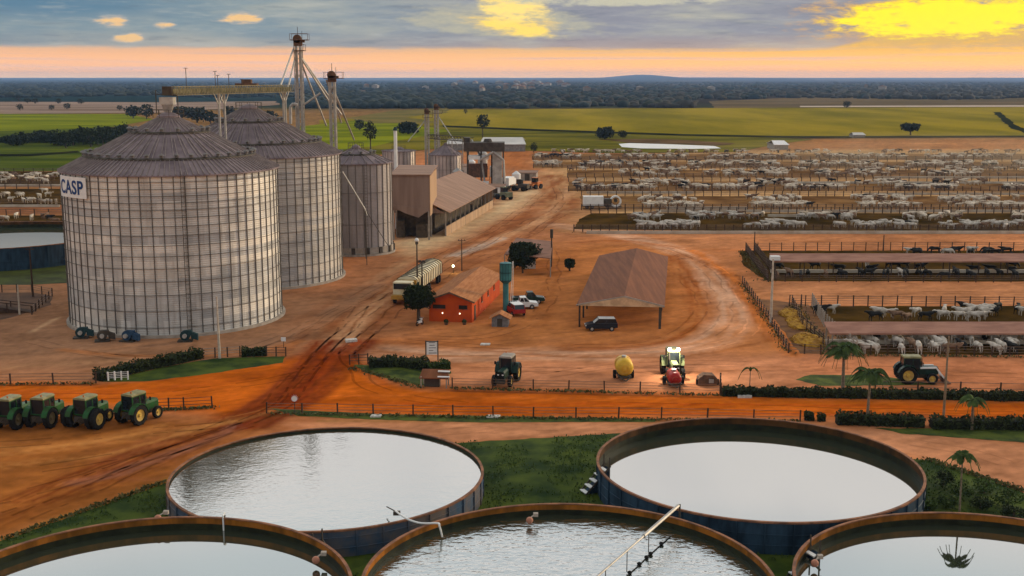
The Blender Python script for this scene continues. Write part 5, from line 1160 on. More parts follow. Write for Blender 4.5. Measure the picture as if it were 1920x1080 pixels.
hedge([(182, 714), (255, 697), (318, 684), (376, 671)], 1.35, 1.5, 'long dark clipped hedge below the first silo', seed=1)
hedge([(453, 668), (500, 666)], 1.15, 1.3, 'short dark hedge block right of the leaning white pole', seed=2)
hedge([(692, 688), (745, 686), (802, 692)], 1.35, 1.6, 'dark hedge by the framed notice board', seed=3)
hedge([(800, 694), (842, 690)], 1.0, 1.4, 'lighter green low bush at the right end of the notice board hedge', ML_mid, seed=4)
hedge([(1354, 741), (1500, 744), (1640, 746), (1780, 748), (1950, 751), (2100, 753)], 1.05, 1.3, 'long clipped hedge along the far side of the red road', seed=5)
hedge([(1568, 795), (1600, 795), (1732, 800)], 1.25, 1.3, 'clipped hedge along the near side of the red road, left of the gap', seed=6)
hedge([(1745, 802), (1920, 804), (2100, 808)], 1.2, 1.4, 'clipped hedge along the near side of the red road, right of the gap', seed=7)
hedge([(1508, 787), (1526, 788)], .8, .9, 'small round bush at the left end of the lower hedge', seed=8); hedge([(1532, 788), (1548, 789)], .75, .9, 'small round bush second from the left end of the lower hedge', seed=9)
def palm(px, py, pyt, nf, fl_, lab, m=ML_palm, seed=0, trunk=.14, droop=1.0, angs=None, wid=.5):
    x, y = G(px, py); h = HZ(pyt, y); rng = random.Random(seed); t = thing('palm_tree', lab, 'palm', (x, y, 0), 0, 'palms along the lower right gardens')
    tk = MB(); lean = rng.uniform(-.12, .12)
    for i in range(8):
        tk.cyl((lean * i / 8, 0, h * i / 8), (lean * (i + 1) / 8, 0, h * (i + 1) / 8), trunk * (1.3 - .5 * i / 8), trunk * (1.12 - .5 * i / 8), 9)
    tk.build('trunk', mat('palm_trunk', (.22, .17, .12), (.12, .09, .06), scale=4), t)
    for i in range(nf):
        a = (angs[i] if angs else 2 * PI * i / nf + rng.uniform(-.25, .25)); up = rng.uniform(.25, 1.5) if not angs else .8; f = MB(); prev = None; cur = []
        for k in range(11):
            s_ = k / 10; r_ = fl_ * (s_ - .12 * s_ ** 2); z_ = h + fl_ * (up * s_ - (up + .55 * droop) * s_ ** 2.0)
            cur.append(Vector((lean + r_ * math.cos(a), r_ * math.sin(a), z_)))
        for k in range(10): f.bar(cur[k], cur[k + 1], .035)
        side = Vector((-math.sin(a), math.cos(a), 0))
        for k in range(1, 60):
            s_ = k / 60 * 9.99; p_ = cur[int(s_)].lerp(cur[int(s_) + 1], s_ % 1); d_ = (cur[int(s_) + 1] - cur[int(s_)]).normalized(); lw = wid * fl_ * .42 * math.sin(min(1, (k / 60) * 1.15 + .12) * PI) ** .6 * (1 if k < 52 else .6)
            for sg in (-1, 1):
                tip = p_ + side * sg * lw * .8 + d_ * lw * .5 + Vector((0, 0, -lw * .45)); q_ = d_ * .045
                f.add([p_ - q_, p_ + q_, tip + q_ * .3, tip - q_ * .3], [(0, 1, 2, 3)])
        f.build('frond', m, t)
    MB().ball((lean, 0, h), (.16, .16, .25), 8, 6).build('crown_shaft', ML_mid, t)
palm(1580, 735, 655, 22, 3.0, 'tall full palm left of the tractor with the loader', ML_mid, 1, .17)
palm(1625, 797, 702, 18, 2.6, 'tall palm before the lower hedge with a thin dark trunk', ML_mid, 2, .13)
palm(1822, 806, 752, 13, 1.9, 'shorter palm with yellow green fronds near the right end of the lower hedge', ML_palm, 3, .13)
palm(1797, 992, 856, 13, 1.5, 'slender palm rising behind the rim of the bottom right tank', ML_palm, 4, .07)
palm(1405, 738, 692, 4, 1.5, 'nearly bare thin palm with a few drooping fronds by the road hedge', ML_palm, 5, .05, 1.5, [PI, .1, PI * .8, .5], .35)
def bush(px, py, r, h, lab, m=ML_mid, seed=0, n=500):
    x, y = G(px, py); rng = np.random.RandomState(seed); t = thing('shrub', lab, 'shrub', (x, y, 0), 0, 'garden shrubs by the dark blue tank')
    MB().cyl((0, 0, 0), (0, 0, h * .5), .06, .03, 6).cyl((0, 0, .1), (.2, .1, h * .6), .04, .02, 6).build('stem', M_bark, t)
    P = crown_pts(n, r, h * .5, rng, 9); P[:, 2] += h * .52; V, Fq = leaves(P, .13, rng, .4); npmesh('foliage', V, Fq, m, t)
k_ = 0
for px_, py_, r_, h_, m_, lab in ((1768, 915, 1.0, 1.6, ML_dark, 'dark shrub closest to the dark blue tank wall'), (1800, 935, 1.2, 1.5, ML_mid, 'wide leafy shrub in the middle of the garden corner'), (1845, 925, 1.2, 1.4, ML_palm, 'yellow green feathery shrub at the slope edge'), (1775, 952, 1.2, 1.2, ML_mid, 'low shrub just above the rim of the bottom right tank'), (1838, 955, 1.1, 1.1, ML_dark, 'dark low shrub right of the shrub above the tank rim'), (1890, 950, 1.3, 1.5, ML_mid, 'green shrub cut by the right edge above the tank rim'), (1900, 972, 1.2, 1.0, ML_dark, 'dark shrub right at the lower right edge of the slope'), (1742, 958, .7, .9, ML_palm, 'small reddish green plant at the foot of the dark blue tank')):
    bush(px_, py_, r_, h_, lab, m_, k_); k_ += 1
# dry grass mounds beside the pens
for i, (px_, py_, r_, h_) in enumerate(((1484, 590, 2.0, .8), (1500, 612, 1.8, .6), (1516, 640, 2.4, .9), (1492, 602, 1.5, .6))):
    x, y = G(px_, py_); t = thing('hay_mound', ['farthest yellow mound of dry grass behind the pens fence', 'flat yellow mound third from the far end', 'nearest and biggest yellow mound of dry grass beside the pens', 'small yellow mound second from the far end'][i], 'hay mound', (x, y, 0), 0, 'mounds of dry grass beside the pens')
    mb = MB(); mb.ball((0, 0, h_ * .1), (r_ * .85, r_ * 1.5, h_ * .8), 18, 10, .22); mb.build('heap', mat('dry_hay', S(206, 156, 58), S(150, 104, 40), rough=.95, scale=1.2), t)
    rng = np.random.RandomState(i); th = rng.rand(700) * 2 * PI; ph = rng.rand(700) ** .5; P = np.stack([np.cos(th) * ph * r_ * .95, np.sin(th) * ph * r_ * 1.6, h_ * (1 - ph ** 2) * .9], -1); V, Fq = leaves(P, .16, rng, .25); npmesh('loose_straw', V, Fq, MATS['dry_hay'], t)
# foreground grass tufts on the lawn
rng = np.random.RandomState(5); N_g = 60000
gx = rng.rand(N_g) * 110 - 55; gy = 58 + rng.rand(N_g) * 50; PL = W(LAWN); ok = inside(gx, gy, PL)
for cx_, cy_, r_ in ((-14.69, 89.59, 12.4), (20.03, 91.91, 13.05), (-22.9, 67, 13), (3.55, 69.7, 13), (30.7, 67.9, 13)): ok &= np.hypot(gx - cx_, gy - cy_) > r_ + .1
ok &= fbm(gx / 2.2, gy / 2.2, 3, 8) > .42
P = np.stack([gx, gy, np.full(N_g, .07)], -1)[ok]; n = len(P); a = rng.rand(n) * PI; s = .05 + .06 * rng.rand(n); hh = .08 + .12 * rng.rand(n)
dx = np.stack([np.cos(a) * s, np.sin(a) * s, 0 * a], -1); tp = np.stack([(rng.rand(n) - .5) * .1, (rng.rand(n) - .5) * .1, hh], -1)
V = np.stack([P - dx, P + dx, P + dx * .3 + tp, P - dx * .3 + tp], 1).reshape(-1, 3)
tag(npmesh('grass_tufts', V, np.arange(n * 4).reshape(-1, 4), leaf_mat('grass_blade', (.075, .115, .03), (.045, .07, .02))), 'short green grass tufts growing on the lawn between the tanks', 'grass', kind='stuff')
rw = np.random.RandomState(9); WP = []
for pts, n_, w_ in (([(500, 776), (1000, 785), (1500, 790)], 900, .5), ([(848, 729), (1350, 742)], 600, .5), ([(-60, 722), (180, 720)], 250, .5), ([(1392, 532), (1478, 662)], 500, .8), ([(1485, 574), (1560, 664)], 700, 1.2), ([(1600, 667), (2060, 671)], 500, .6), ([(1398, 471), (1440, 528)], 700, 1.8), ([(1076, 437), (2060, 437)], 900, .8), ([(660, 690), (790, 728)], 300, .7), ([(1740, 862), (1920, 922)], 500, .5), ([(0, 1014), (316, 902)], 500, .4), ([(288, 770), (400, 765)], 300, .5)):
    Q = W(pts)
    for a_, b_ in zip(Q[:-1], Q[1:]):
        k = n_ // (len(Q) - 1); u_ = rw.rand(k); WP.append(np.stack([a_[0] + (b_[0] - a_[0]) * u_ + rw.randn(k) * w_ * .5, a_[1] + (b_[1] - a_[1]) * u_ + rw.randn(k) * w_ * .5, np.full(k, .12)], -1))
V, Fq = leaves(np.concatenate(WP), .17, rw, .5)
tag(npmesh('weeds', V, Fq, leaf_mat('weed_leaf', (.13, .11, .04), (.06, .06, .02))), 'dry weeds growing along the fences and verges', 'weeds', kind='stuff')
# forest on the horizon: crowns reading as one mass
rng = np.random.RandomState(3); nF = 9000
Yd = 1290 * np.exp(rng.rand(nF) ** 1.15 * 1.75); Xd = (rng.rand(nF) - .5) * 1.1 * Yd
pxl = 960 + F * Xd / (Yd * ct); keep = np.ones(nF, bool)
base = np.where(pxl < 560, 2050., np.where(pxl > 1300, 1850., np.where(pxl > 1000, 1290., 1260.)))
keep &= Yd > base * (1 + .04 * np.sin(Xd / 60)); Xd, Yd = Xd[keep], Yd[keep]; nF = len(Xd)
ico = []; 
ph_ = (1 + 5 ** .5) / 2
IV = np.array([(-1, ph_, 0), (1, ph_, 0), (-1, -ph_, 0), (1, -ph_, 0), (0, -1, ph_), (0, 1, ph_), (0, -1, -ph_), (0, 1, -ph_), (ph_, 0, -1), (ph_, 0, 1), (-ph_, 0, -1), (-ph_, 0, 1)]) / 1.9
IF = np.array([(0, 11, 5), (0, 5, 1), (0, 1, 7), (0, 7, 10), (0, 10, 11), (1, 5, 9), (5, 11, 4), (11, 10, 2), (10, 7, 6), (7, 1, 8), (3, 9, 4), (3, 4, 2), (3, 2, 6), (3, 6, 8), (3, 8, 9), (4, 9, 5), (2, 4, 11), (6, 2, 10), (8, 6, 7), (9, 8, 1)])
sz = (3.5 + 5 * rng.rand(nF)) * (Yd / 2200) ** .35; hz = 2.5 + 3.5 * rng.rand(nF)
V = IV[None] * (1 + (rng.rand(nF, 12, 1) - .5) * .5) * np.stack([sz * 1.5, sz * 1.5, hz], -1)[:, None, :] + np.stack([Xd, Yd, hz * .6], -1)[:, None, :]
FI = (IF[None] + (np.arange(nF) * 12)[:, None, None]).reshape(-1, 3)
pf_ = (960 + F * Xd / (Yd * ct)) / 1920; fmx = np.where(rng.rand(nF) < np.clip((pf_ - .35) * 1.6, 0, 1), 2, np.where(rng.rand(nF) < .3, 0, 1)).repeat(20)  # haze tint put into the crowns: bluish to the left, brown to the right
tag(npmesh('forest', V.reshape(-1, 3), FI, [ML_far, leaf_mat('forest_haze_blue', (.022, .036, .034), (.012, .020, .020)), leaf_mat('forest_haze_brown', (.050, .045, .032), (.028, .026, .020))], mats=fmx), 'dark forest covering the plain as far as the horizon', 'forest', kind='stuff')
# far town: tiny pale houses among the trees
rng2 = random.Random(4); M_th = [mat('town_wall_pale', (.30, .27, .24), vary=.1), mat('town_wall_tan', (.20, .16, .12), vary=.1)]; M_tr = mat('town_roof', (.28, .15, .10), vary=.2)
for i in range(38):
    py_ = rng2.uniform(155, 174); px_ = 950 + rng2.gauss(0, 75) if i < 30 else rng2.uniform(640, 1700); x, y = G(px_, py_); s_ = y / 3200
    t = thing('town_house', 'tiny pale house of the far town among the forest below the horizon', 'house', (x, y, 0), rng2.uniform(-.5, .5), 'houses of the far town')
    w = rng2.uniform(5, 10) * s_; d = 7 * s_; h = rng2.uniform(9, 13) if y < 4500 else 14
    MB().side([(-w, 0), (w, 0), (w, h), (-w, h)], -d, d).build('wall', M_th[i % 2], t); MB().side([(-w * 1.05, h), (w * 1.05, h), (0, h + 3 * s_)], -d * 1.05, d * 1.05).build('roof', M_tr if i % 3 else M_th[0], t)

# ---------------- cattle
def skin_mesh(name, verts, edges, radii, sub):
    me = bpy.data.meshes.new(name); me.from_pydata(verts, edges, []); o = bpy.data.objects.new(name, me); C.objects.link(o)
    o.modifiers.new('s', 'SKIN')
    if not me.skin_vertices: 
        bpy.context.view_layer.objects.active = o; bpy.ops.mesh.customdata_skin_add()
    for i, r in enumerate(radii): me.skin_vertices[0].data[i].radius = (r, r) if isinstance(r, (int, float)) else r
    me.skin_vertices[0].data[0].use_root = True
    if sub: m_ = o.modifiers.new('b', 'SUBSURF'); m_.levels = sub; m_.render_levels = sub
    bpy.context.view_layer.update()
    out = bpy.data.meshes.new_from_object(o.evaluated_get(bpy.context.evaluated_depsgraph_get())); bpy.data.objects.remove(o); out.name = name
    return out
def cow_skel(pose):
    v = [(-.25, 0, 1.02), (-.7, 0, 1.06), (.2, 0, 1.0), (.6, 0, 1.08), (.72, 0, 1.34)]     # belly, rump, belly front, chest, hump
    r = [.30, .27, .32, .30, .15]; e = [(0, 1), (0, 2), (2, 3), (3, 4)]
    if pose == 0: hd = [(.98, 0, 1.22), (1.2, 0, 1.38), (1.52, 0, 1.22)]
    elif pose == 1: hd = [(1.0, 0, .98), (1.22, 0, .62), (1.38, 0, .32)]
    else: hd = [(.96, .1, 1.2), (1.12, .28, 1.34), (1.24, .56, 1.2)]
    b = len(v); v += hd; r += [.17, .14, .085]; e += [(3, b), (b, b + 1), (b + 1, b + 2)]
    hx_, hy_, hz_ = hd[1]
    for s in (-1, 1):                                                     # ears and horns
        i = len(v); v += [(hx_ - .04, hy_ + s * .17, hz_ + .0), (hx_ - .08, hy_ + s * .30, hz_ - .06)]; r += [.04, .03]; e += [(b + 1, i), (i, i + 1)]
    for xx, yy, top, bend in ((.55, .17, 3, 0), (.62, -.17, 3, .1), (-.72, .17, 1, -.1), (-.62, -.17, 1, 0)):
        i = len(v)
        if xx > 0: v += [(xx, yy, .72), (xx + bend, yy, .40), (xx + bend * .7, yy, .03)]
        else: v += [(xx + .06, yy, .74), (xx - .06 + bend, yy, .42), (xx + bend, yy, .03)]
        r += [.12, .06, .05]; e += [(top, i), (i, i + 1), (i + 1, i + 2)]
    i = len(v); v += [(-1.0, 0, 1.08), (-1.08, 0, .62)]; r += [.05, .03]; e += [(1, i), (i, i + 1)]
    return v, e, r
M_cw = mat('white_hide', (.52, .47, .41), (.33, .28, .23), rough=.85, scale=1.3); M_cb = mat('brown_hide', (.22, .13, .08), (.12, .07, .045), rough=.85, scale=1.5); M_ck = mat('black_hide', (.022, .020, .018), rough=.7, scale=2)
COWM = {}
for pose in range(3):
    for ci, m_ in enumerate((M_cw, M_cb, M_ck)):
        me = skin_mesh('cow', *cow_skel(pose), 1); me.materials.clear(); me.materials.append(m_); me.polygons.foreach_set('use_smooth', [True] * len(me.polygons)); COWM[(pose, ci)] = me
lo_me = skin_mesh('cow_low', *cow_skel(0), 0)
lv = np.zeros(len(lo_me.vertices) * 3); lo_me.vertices.foreach_get('co', lv); lv = lv.reshape(-1, 3)
lf = []
for p in lo_me.polygons:
    vv = list(p.vertices)
    for i in range(1, len(vv) - 1): lf.append((vv[0], vv[i], vv[i + 1]))
lf = np.array(lf)
# pens: name, rows of (pixel y), x-range, number, odds of white/brown/black
herd = []; rc = random.Random(11)
def row(px0, px1, py, spread, n, odds, where, clump=0.0, face=None):
    used = []
    for i in range(n):
        for _ in range(12):
            px_ = rc.uniform(px0, px1)
            if clump and math.sin(px_ / 31.0 + py) + .5 * math.sin(px_ / 11.0 + py * 2) < clump - 1: continue
            x, y = G(px_, py + rc.uniform(-spread, spread))
            if all((x - a) ** 2 * .6 + (y - b) ** 2 > .9 for a, b in used): break
        used.append((x, y)); c = 0 if rc.random() < odds[0] else (1 if rc.random() < odds[1] else 2)
        a = (rc.choice((0, PI)) + rc.uniform(-.5, .5)) if rc.random() < .7 else rc.uniform(0, 2 * PI)
        if face is not None and rc.random() < .75: a = face + rc.uniform(-.4, .4)
        herd.append((x, y, a, rc.choice((0, 0, 1, 2)), c, where))
row(1590, 2060, 655, 11, 46, (.88, .3), 'in the nearest row of the near right pen', face=PI / 2 + .2)
row(1590, 2060, 641, 6, 30, (.8, .4), 'in the second row of the near right pen', face=-PI / 2)
row(1640, 2060, 598, 7, 18, (.72, .3), 'behind the near feed roof')
row(1780, 2060, 590, 7, 18, (.7, .3), 'behind the near feed roof')
for px_, py_, c_ in ((1538, 590, 2), (1555, 589, 0), (1664, 596, 0), (1682, 600, 1), (1735, 602, 2), (1768, 600, 0)): herd.append((*G(px_, py_), rc.choice((0, PI)), 0, c_, 'behind the near feed roof'))
row(1455, 2100, 521, 3, 34, (.04, .08), 'under the far feed roof', face=PI / 2)
row(1455, 2100, 507, 6, 16, (.06, .1), 'under the far feed roof'); row(1700, 2000, 478, 2, 16, (.12, 0), 'behind the far feed roof')
row(1128, 2150, 426, 4, 115, (.93, .8), 'in the front row of the first long pen', .6)
row(1180, 2150, 410, 5, 105, (.85, .8), 'in the back row of the first long pen', .8)
row(-60, 114, 380, 3, 11, (.95, .5), 'in the pen left of the first silo'); row(-60, 114, 366, 6, 10, (.85, .6), 'in the pen left of the first silo')
row(-60, 110, 415, 6, 14, (.5, .8), 'in the pen left of the first silo')
n_near = len(herd)
row(1200, 2250, 388, 3, 150, (.85, .8), 'far', .8); row(1200, 2250, 376, 4, 120, (.75, .8), 'far', .8)
row(1080, 2250, 354, 3, 260, (.62, .6), 'far', .6); row(1070, 2250, 345, 4, 170, (.5, .7), 'far', .8)
row(1010, 2250, 286, 2, 150, (.5, .8), 'far', .3); row(1070, 2250, 319, 2, 120, (.5, .8), 'far', .8); row(1070, 2250, 327, 5, 300, (.6, .8), 'far', .6); row(1005, 2250, 309, 4, 480, (.66, .7), 'far', .3); row(1005, 2250, 295, 3, 420, (.58, .8), 'far', .3)
row(-200, 112, 337, 8, 90, (.7, .8), 'far')
herd.sort(key=lambda h: h[0] ** 2 + h[1] ** 2)
cname = ('white', 'brown', 'black'); pname = ('standing head up', 'lowering its head', 'looking aside')
ncow = 0; lows = [[], [], []]
for x, y, a, p_, c_, where in herd:
    if where != 'far' and ncow < 298 and abs(x) < .452 * y + 4:
        o = bpy.data.objects.new('cow', COWM[(p_, c_)]); C.objects.link(o); o.location = (x, y, .01); o.rotation_euler.z = a; s_ = rc.uniform(.92, 1.2); o.scale = (s_, s_, s_)
        tag(o, '%s zebu cow %s %s' % (cname[c_], pname[p_], where), 'cow', '%s cows %s, %s' % (cname[c_], where, pname[p_])); ncow += 1
    else: lows[c_].append((x, y, a))
VV = []; FF = []; MI = []; off = 0
for c_ in range(3):
    for x, y, a in lows[c_]:
        ca, sa = math.cos(a), math.sin(a); VV.append(np.stack([(lv[:, 0] * ca - lv[:, 1] * sa) * 1.0 + x, (lv[:, 0] * sa + lv[:, 1] * ca) * 1.0 + y, lv[:, 2] * 1.0 + .02], -1)); FF.append(lf + off); MI.append(np.full(len(lf), c_)); off += len(lv)
tag(npmesh('cattle_herd', np.concatenate(VV), np.concatenate(FF), [mat('dusty_white_hide', (.66, .57, .46), (.40, .31, .22), scale=.5), M_cb, M_ck], mats=np.concatenate(MI)), 'pale cattle crowding the far pens out to the green field', 'cattle', kind='stuff')

# ---------------- fences, poles, signs
def fence(P, sp, h, nr_, lab, pm=M_postw, rm=M_rail, pw=.14, rw=.035, group=None, name='fence', world_=False):
    P = P if world_ else W(P); c = P[0]; t = thing(name, lab, 'fence', (c[0], c[1], 0), 0, group); post = None; rails = MB(); pts = []
    for a, b in zip(P[:-1], P[1:]):
        a = Vector((a[0] - c[0], a[1] - c[1], 0)); b = Vector((b[0] - c[0], b[1] - c[1], 0)); l = (b - a).length; k = max(1, round(l / sp))
        for i in range(k + (1 if b == Vector((P[-1][0] - c[0], P[-1][1] - c[1], 0)) else 0)): pts.append(a.lerp(b, i / k))
        for j in range(nr_):
            z_ = Vector((0, 0, h * (.92 - .8 * j / max(1, nr_)))); rails.bar(a + z_, b + z_, rw, rw * 1.4)
    pts = pts[:100]
    for p_ in pts:
        if post is None: post = MB().box((0, 0, h / 2), (pw, pw, h)).build('post', pm, t); o = post
        else: o = post.copy(); C.objects.link(o)
        o.location = (p_.x, p_.y, random.uniform(-.05, .04)); o.rotation_euler = (random.uniform(-.03, .03), random.uniform(-.03, .03), random.uniform(-.2, .2))
    rails.build('rail', rm, t)
fence([(500, 775), (700, 778), (1000, 783), (1240, 785), (1500, 790)], 3.9, 1.15, 3, 'long post and wire fence along the near side of the red road', rw=.025)
fence([(848, 727), (1000, 731), (1200, 735), (1350, 740)], 3.6, 1.15, 3, 'post and wire fence between the red road and the parked tractors', rw=.025)
fence([(288, 770), (345, 768), (398, 765)], 2.0, 1.3, 3, 'dark rail fence right of the parked green tractors', rm=M_steeld)
fence([(-60, 722), (20, 721), (180, 719)], 3.8, 1.3, 3, 'post and wire fence at the left edge above the red road')
fence([(380, 672), (450, 668)], 1.6, 1.3, 3, 'pale rail fence between the two hedge pieces near the leaning pole', rm=M_conc)
fence([(500, 668), (536, 668)], 1.2, 1.2, 3, 'dark rail gate at the right end of the silo hedge', rm=M_steeld)
fence([(656, 684), (690, 683)], 1.0, 1.3, 3, 'dark rail gate at the left end of the notice board hedge', rm=M_steeld)
fence([(203, 714), (240, 712)], .8, 1.0, 4, 'small white rail gate before the left end of the silo hedge', pm=M_white, rm=M_white)
fence([(1350, 724), (1352, 742)], 1.5, 1.5, 2, 'short fence at the left end of the long road hedge'); fence([(1640, 738), (1800, 741), (1950, 744)], 4.5, 1.5, 2, 'post fence behind the long road hedge at the right')
fence([(1480, 574), (1600, 575), (1900, 577), (2060, 578)], 2.2, 1.7, 4, 'rail fence along the far side of the near cattle pen', group='cattle pen fences')
fence([(1600, 665), (1760, 667), (2060, 670)], 2.2, 1.3, 3, 'low rail fence along the near side of the near cattle pen', group='cattle pen fences')
fence([(1522, 574), (1545, 612), (1575, 640), (1605, 666)], 1.5, 2.0, 5, 'close-posted fence on the left side of the near cattle pen', pm=M_conc, group='cattle pen fences')
fence([(1485, 574), (1505, 614), (1560, 664)], 2.2, 1.7, 4, 'second fence left of the near cattle pen', group='cattle pen fences')
fence([(1392, 532), (1440, 600), (1478, 662), (1600, 668)], 2.2, 1.3, 3, 'curved fence between the pale mounds and the shed lane', group='cattle pen fences')
fence([(1398, 471), (1600, 470), (1900, 470), (2060, 470)], 2.4, 1.7, 4, 'rail fence along the far side of the dark cattle pen', group='cattle pen fences')
fence([(1440, 528), (1600, 529), (2060, 530)], 3.0, 1.2, 3, 'low rail fence along the near side of the dark cattle pen', group='cattle pen fences')
fence([(1398, 471), (1412, 492), (1440, 528)], 1.5, 1.8, 5, 'close-posted fence on the left side of the dark cattle pen', group='cattle pen fences')
fence([(1415, 471), (1438, 500), (1455, 527)], 1.5, 1.8, 5, 'inner fence left of the far feed roof', group='cattle pen fences')
for i, (a, y1) in enumerate(((1076, 434.5), (1108, 400), (1090, 394), (1090, 368), (1066, 359), (1066, 341), (1064, 333.5), (1064, 319), (1000, 315.5), (1000, 303), (998, 299.5))):
    L9 = W([(a, y1), (2040, y1)]); fence(L9, (L9[1][0] - L9[0][0]) / 58, 1.6, 3, ('cattle fence along the %s of the %s long pen past the road' % (('near side', 'far side')[i % 2], ('first', 'second', 'third', 'fourth', 'fifth', 'sixth')[i // 2])), pw=.2, rw=.07, group='fences of the long cattle pens', world_=True)
for i, y1 in enumerate((427, 404, 384, 354, 346, 324)):
    fence([(-120, y1), (118, y1)], 3.4, 1.6, 3, 'cattle fence %s in the pens left of the first silo' % ('nearest', 'second nearest', 'third nearest', 'fourth nearest', 'fifth nearest', 'farthest')[i], pw=.2, rw=.07, group='fences of the left cattle pens')
fence([(-80, 548), (60, 548), (98, 556), (60, 590)], 2.6, 1.3, 3, 'rail fence round the small muddy yard at the left edge')
# feeding troughs: long pale concrete lines in the pens
M_trough = mat('trough_concrete', (.50, .44, .36), (.38, .30, .22), rough=.9, scale=.3)
for i, (x0, x1, yy) in enumerate(((1440, 1560, 406.5), (1620, 2100, 365), (1230, 2100, 398), (1100, 2100, 438), (1250, 1400, 392), (1640, 2100, 334), (1400, 2100, 344), (1100, 1300, 362.5), (-100, 112, 349), (-100, 112, 388))):
    a, b = W([(x0, yy), (x1, yy)]); t = thing('feed_trough', 'long pale feed trough, %s' % ('short one in the first long pen', 'one along the third long pen', 'one between the first and second long pens', 'one along the road side of the first long pen', 'short one in the second long pen', 'one along the fourth long pen', 'one behind the third long pen', 'short one at the left of the third long pen', 'farther one left of the first silo', 'nearer one left of the first silo')[i], 'trough', (a[0], a[1], 0), 0, 'feed troughs')
    l = b[0] - a[0]; MB().box((l / 2, -.3, .3), (l, .12, .6)).box((l / 2, .3, .3), (l, .12, .6)).build('side_wall', M_trough, t); MB().box((l / 2, 0, .22), (l, .48, .12)).build('floor', M_trough, t)
# two long feed roofs over the pens
def feed_roof(px0, pyl, Yn, dep, lab, m):
    zn = HZ(pyl[1], Yn); zf = HZ(pyl[0], Yn + dep); x0 = (px0 - 960) / F * (Yn * ct - (zn - HC) * st); x1 = Yn * .56; t = thing('feed_roof', lab, 'roof shelter', (x0, Yn, 0), 0, 'long feed roofs over the pens')
    l = x1 - x0; MB().slab([(0, 0, zn), (l, 0, zn), (l, dep, zf), (0, dep, zf)], .1).build('roof', m, t)
    k = int(l / 5)
    for i in range(k + 1):
        MB().bar((.4 + i * 5, .2, 0), (.4 + i * 5, .2, zn - .05), .16).bar((.4 + i * 5, dep - .2, 0), (.4 + i * 5, dep - .2, zf - .08), .16).bar((.4 + i * 5, .2, zn - .2), (.4 + i * 5, dep - .2, zf - .2), .1).build('support', M_postw if Yn > 180 else M_conc, t)
    MB().bar((0, dep / 2, .45), (l, dep / 2, .45), .8, .5).build('trough', M_trough, t)
    f = MB().bar((0, -.03, zn - .08), (l, -.03, zn - .08), .05, .2).build('fascia', m, t); return t
M_feed = mat('feed_roof_sheet', S(186, 136, 114), S(158, 112, 94), rough=.8, scale=.3, stretch=(1, 4, 1), detail=8)
feed_roof(1556, (603, 625), 144, 3.2, 'near long feed roof over the white cows', M_feed); ft = feed_roof(1450, (475, 490), 199, 3.4, 'far long feed roof over the dark cows with a pale end tip', M_feed)
MB().box((.3, .2, HZ(484, 199)), (1.6, 1.2, .7)).build('end_cap', M_white, ft)
def pole(px, py, pyt, r, m, lab, lean_px=0, arm=None, name='utility_pole', cat='pole'):
    x, y = G(px, py); h = HZ(pyt, y); t = thing(name, lab, cat, (x, y, 0)); lx = lean_px / F * y
    MB().cyl((0, 0, -.1), (lx, 0, h), r * 1.25, r * .7, 12).build('shaft', m, t)
    if arm == 'lamp': MB().ball((lx, 0, h + .15), .32, 12, 8).build('lamp_globe', M_white, t); MB().cyl((lx, 0, h - .5), (lx, 0, h - .1), r * 1.8, n=10).build('collar', M_steeld, t)
    if arm == 'cross': MB().bar((lx - .7, 0, h - .3), (lx + .7, 0, h - .3), .1).cyl((lx - .5, 0, h - .3), (lx - .5, 0, h - .05), .05, n=6).cyl((lx + .5, 0, h - .3), (lx + .5, 0, h - .05), .05, n=6).build('crossarm', M_postw, t)
    if arm == 'flood': MB().box((lx - .3, -.1, h), (.5, .3, .35)).box((lx + .3, -.1, h), (.5, .3, .35)).build('floodlight', M_steeld, t)
    return t
M_polew = mat('pale_pole', (.50, .44, .36), (.36, .30, .24), scale=2)
pole(412, 672, 556, .14, M_polew, 'tall leaning white pole before the first silo', -1, name='leaning_pole')
pole(1445, 606, 486, .17, M_polew, 'tall pale concrete pole at the left tip of the far feed roof'); pole(1769, 782, 630, .11, mat('brown_pole', (.26, .19, .12), scale=2), 'tall thin brown pole right of the loader tractor')
pole(783, 560, 452, .13, M_steeld, 'dark lamp post with a white globe above the grain truck', 0, 'lamp', 'lamp_post', 'lamp post'); pole(792, 560, 490, .12, M_steeld, 'dark post with a floodlight head standing by the grain truck', 0, 'flood', 'lamp_post', 'lamp post')
pole(866, 508, 448, .09, M_postw, 'thin wooden pole beside the small lit lamp', 0, 'cross'); pole(62, 556, 464, .13, M_postw, 'wooden pole at the left beside the muddy yard', 0, 'cross')
pole(1656, 470, 440, .12, M_postw, 'short pole behind the far feed roof'); pole(1414, 476, 434, .12, M_postw, 'wooden pole at the left corner of the dark cattle pen'); pole(1502, 576, 552, .12, M_postw, 'stubby thick post near the pale mounds'); pole(37, 590, 534, .12, M_polew, 'short pale pole in the muddy yard at the left edge')
pole(688, 497, 395, .06, M_steeld, 'thin dark pole before the small silo')
# small lit lamp behind the house
x, y = G(850, 512); t = thing('yard_lamp', 'small lit yard lamp glowing behind the red house roof', 'lamp', (x, y, 0)); zl = HZ(500, y)
MB().cyl((0, 0, 0), (0, 0, zl), .05, n=8).build('post', M_steeld, t); MB().ball((0, 0, zl + .12), .2, 12, 8).build('bulb', mat('lit_yard_lamp', (1, 1, .7), emit=((.95, 1, .55), 9.0), vary=.01), t)
lp = bpy.data.lights.new('yard_lamp_glow', 'POINT'); lo = bpy.data.objects.new('yard_lamp_glow', lp); C.objects.link(lo); lp.energy = 90; lp.color = (.9, 1, .55); lp.shadow_soft_size = .25; lo.parent = t; lo.location = (0, -.3, zl + .2)
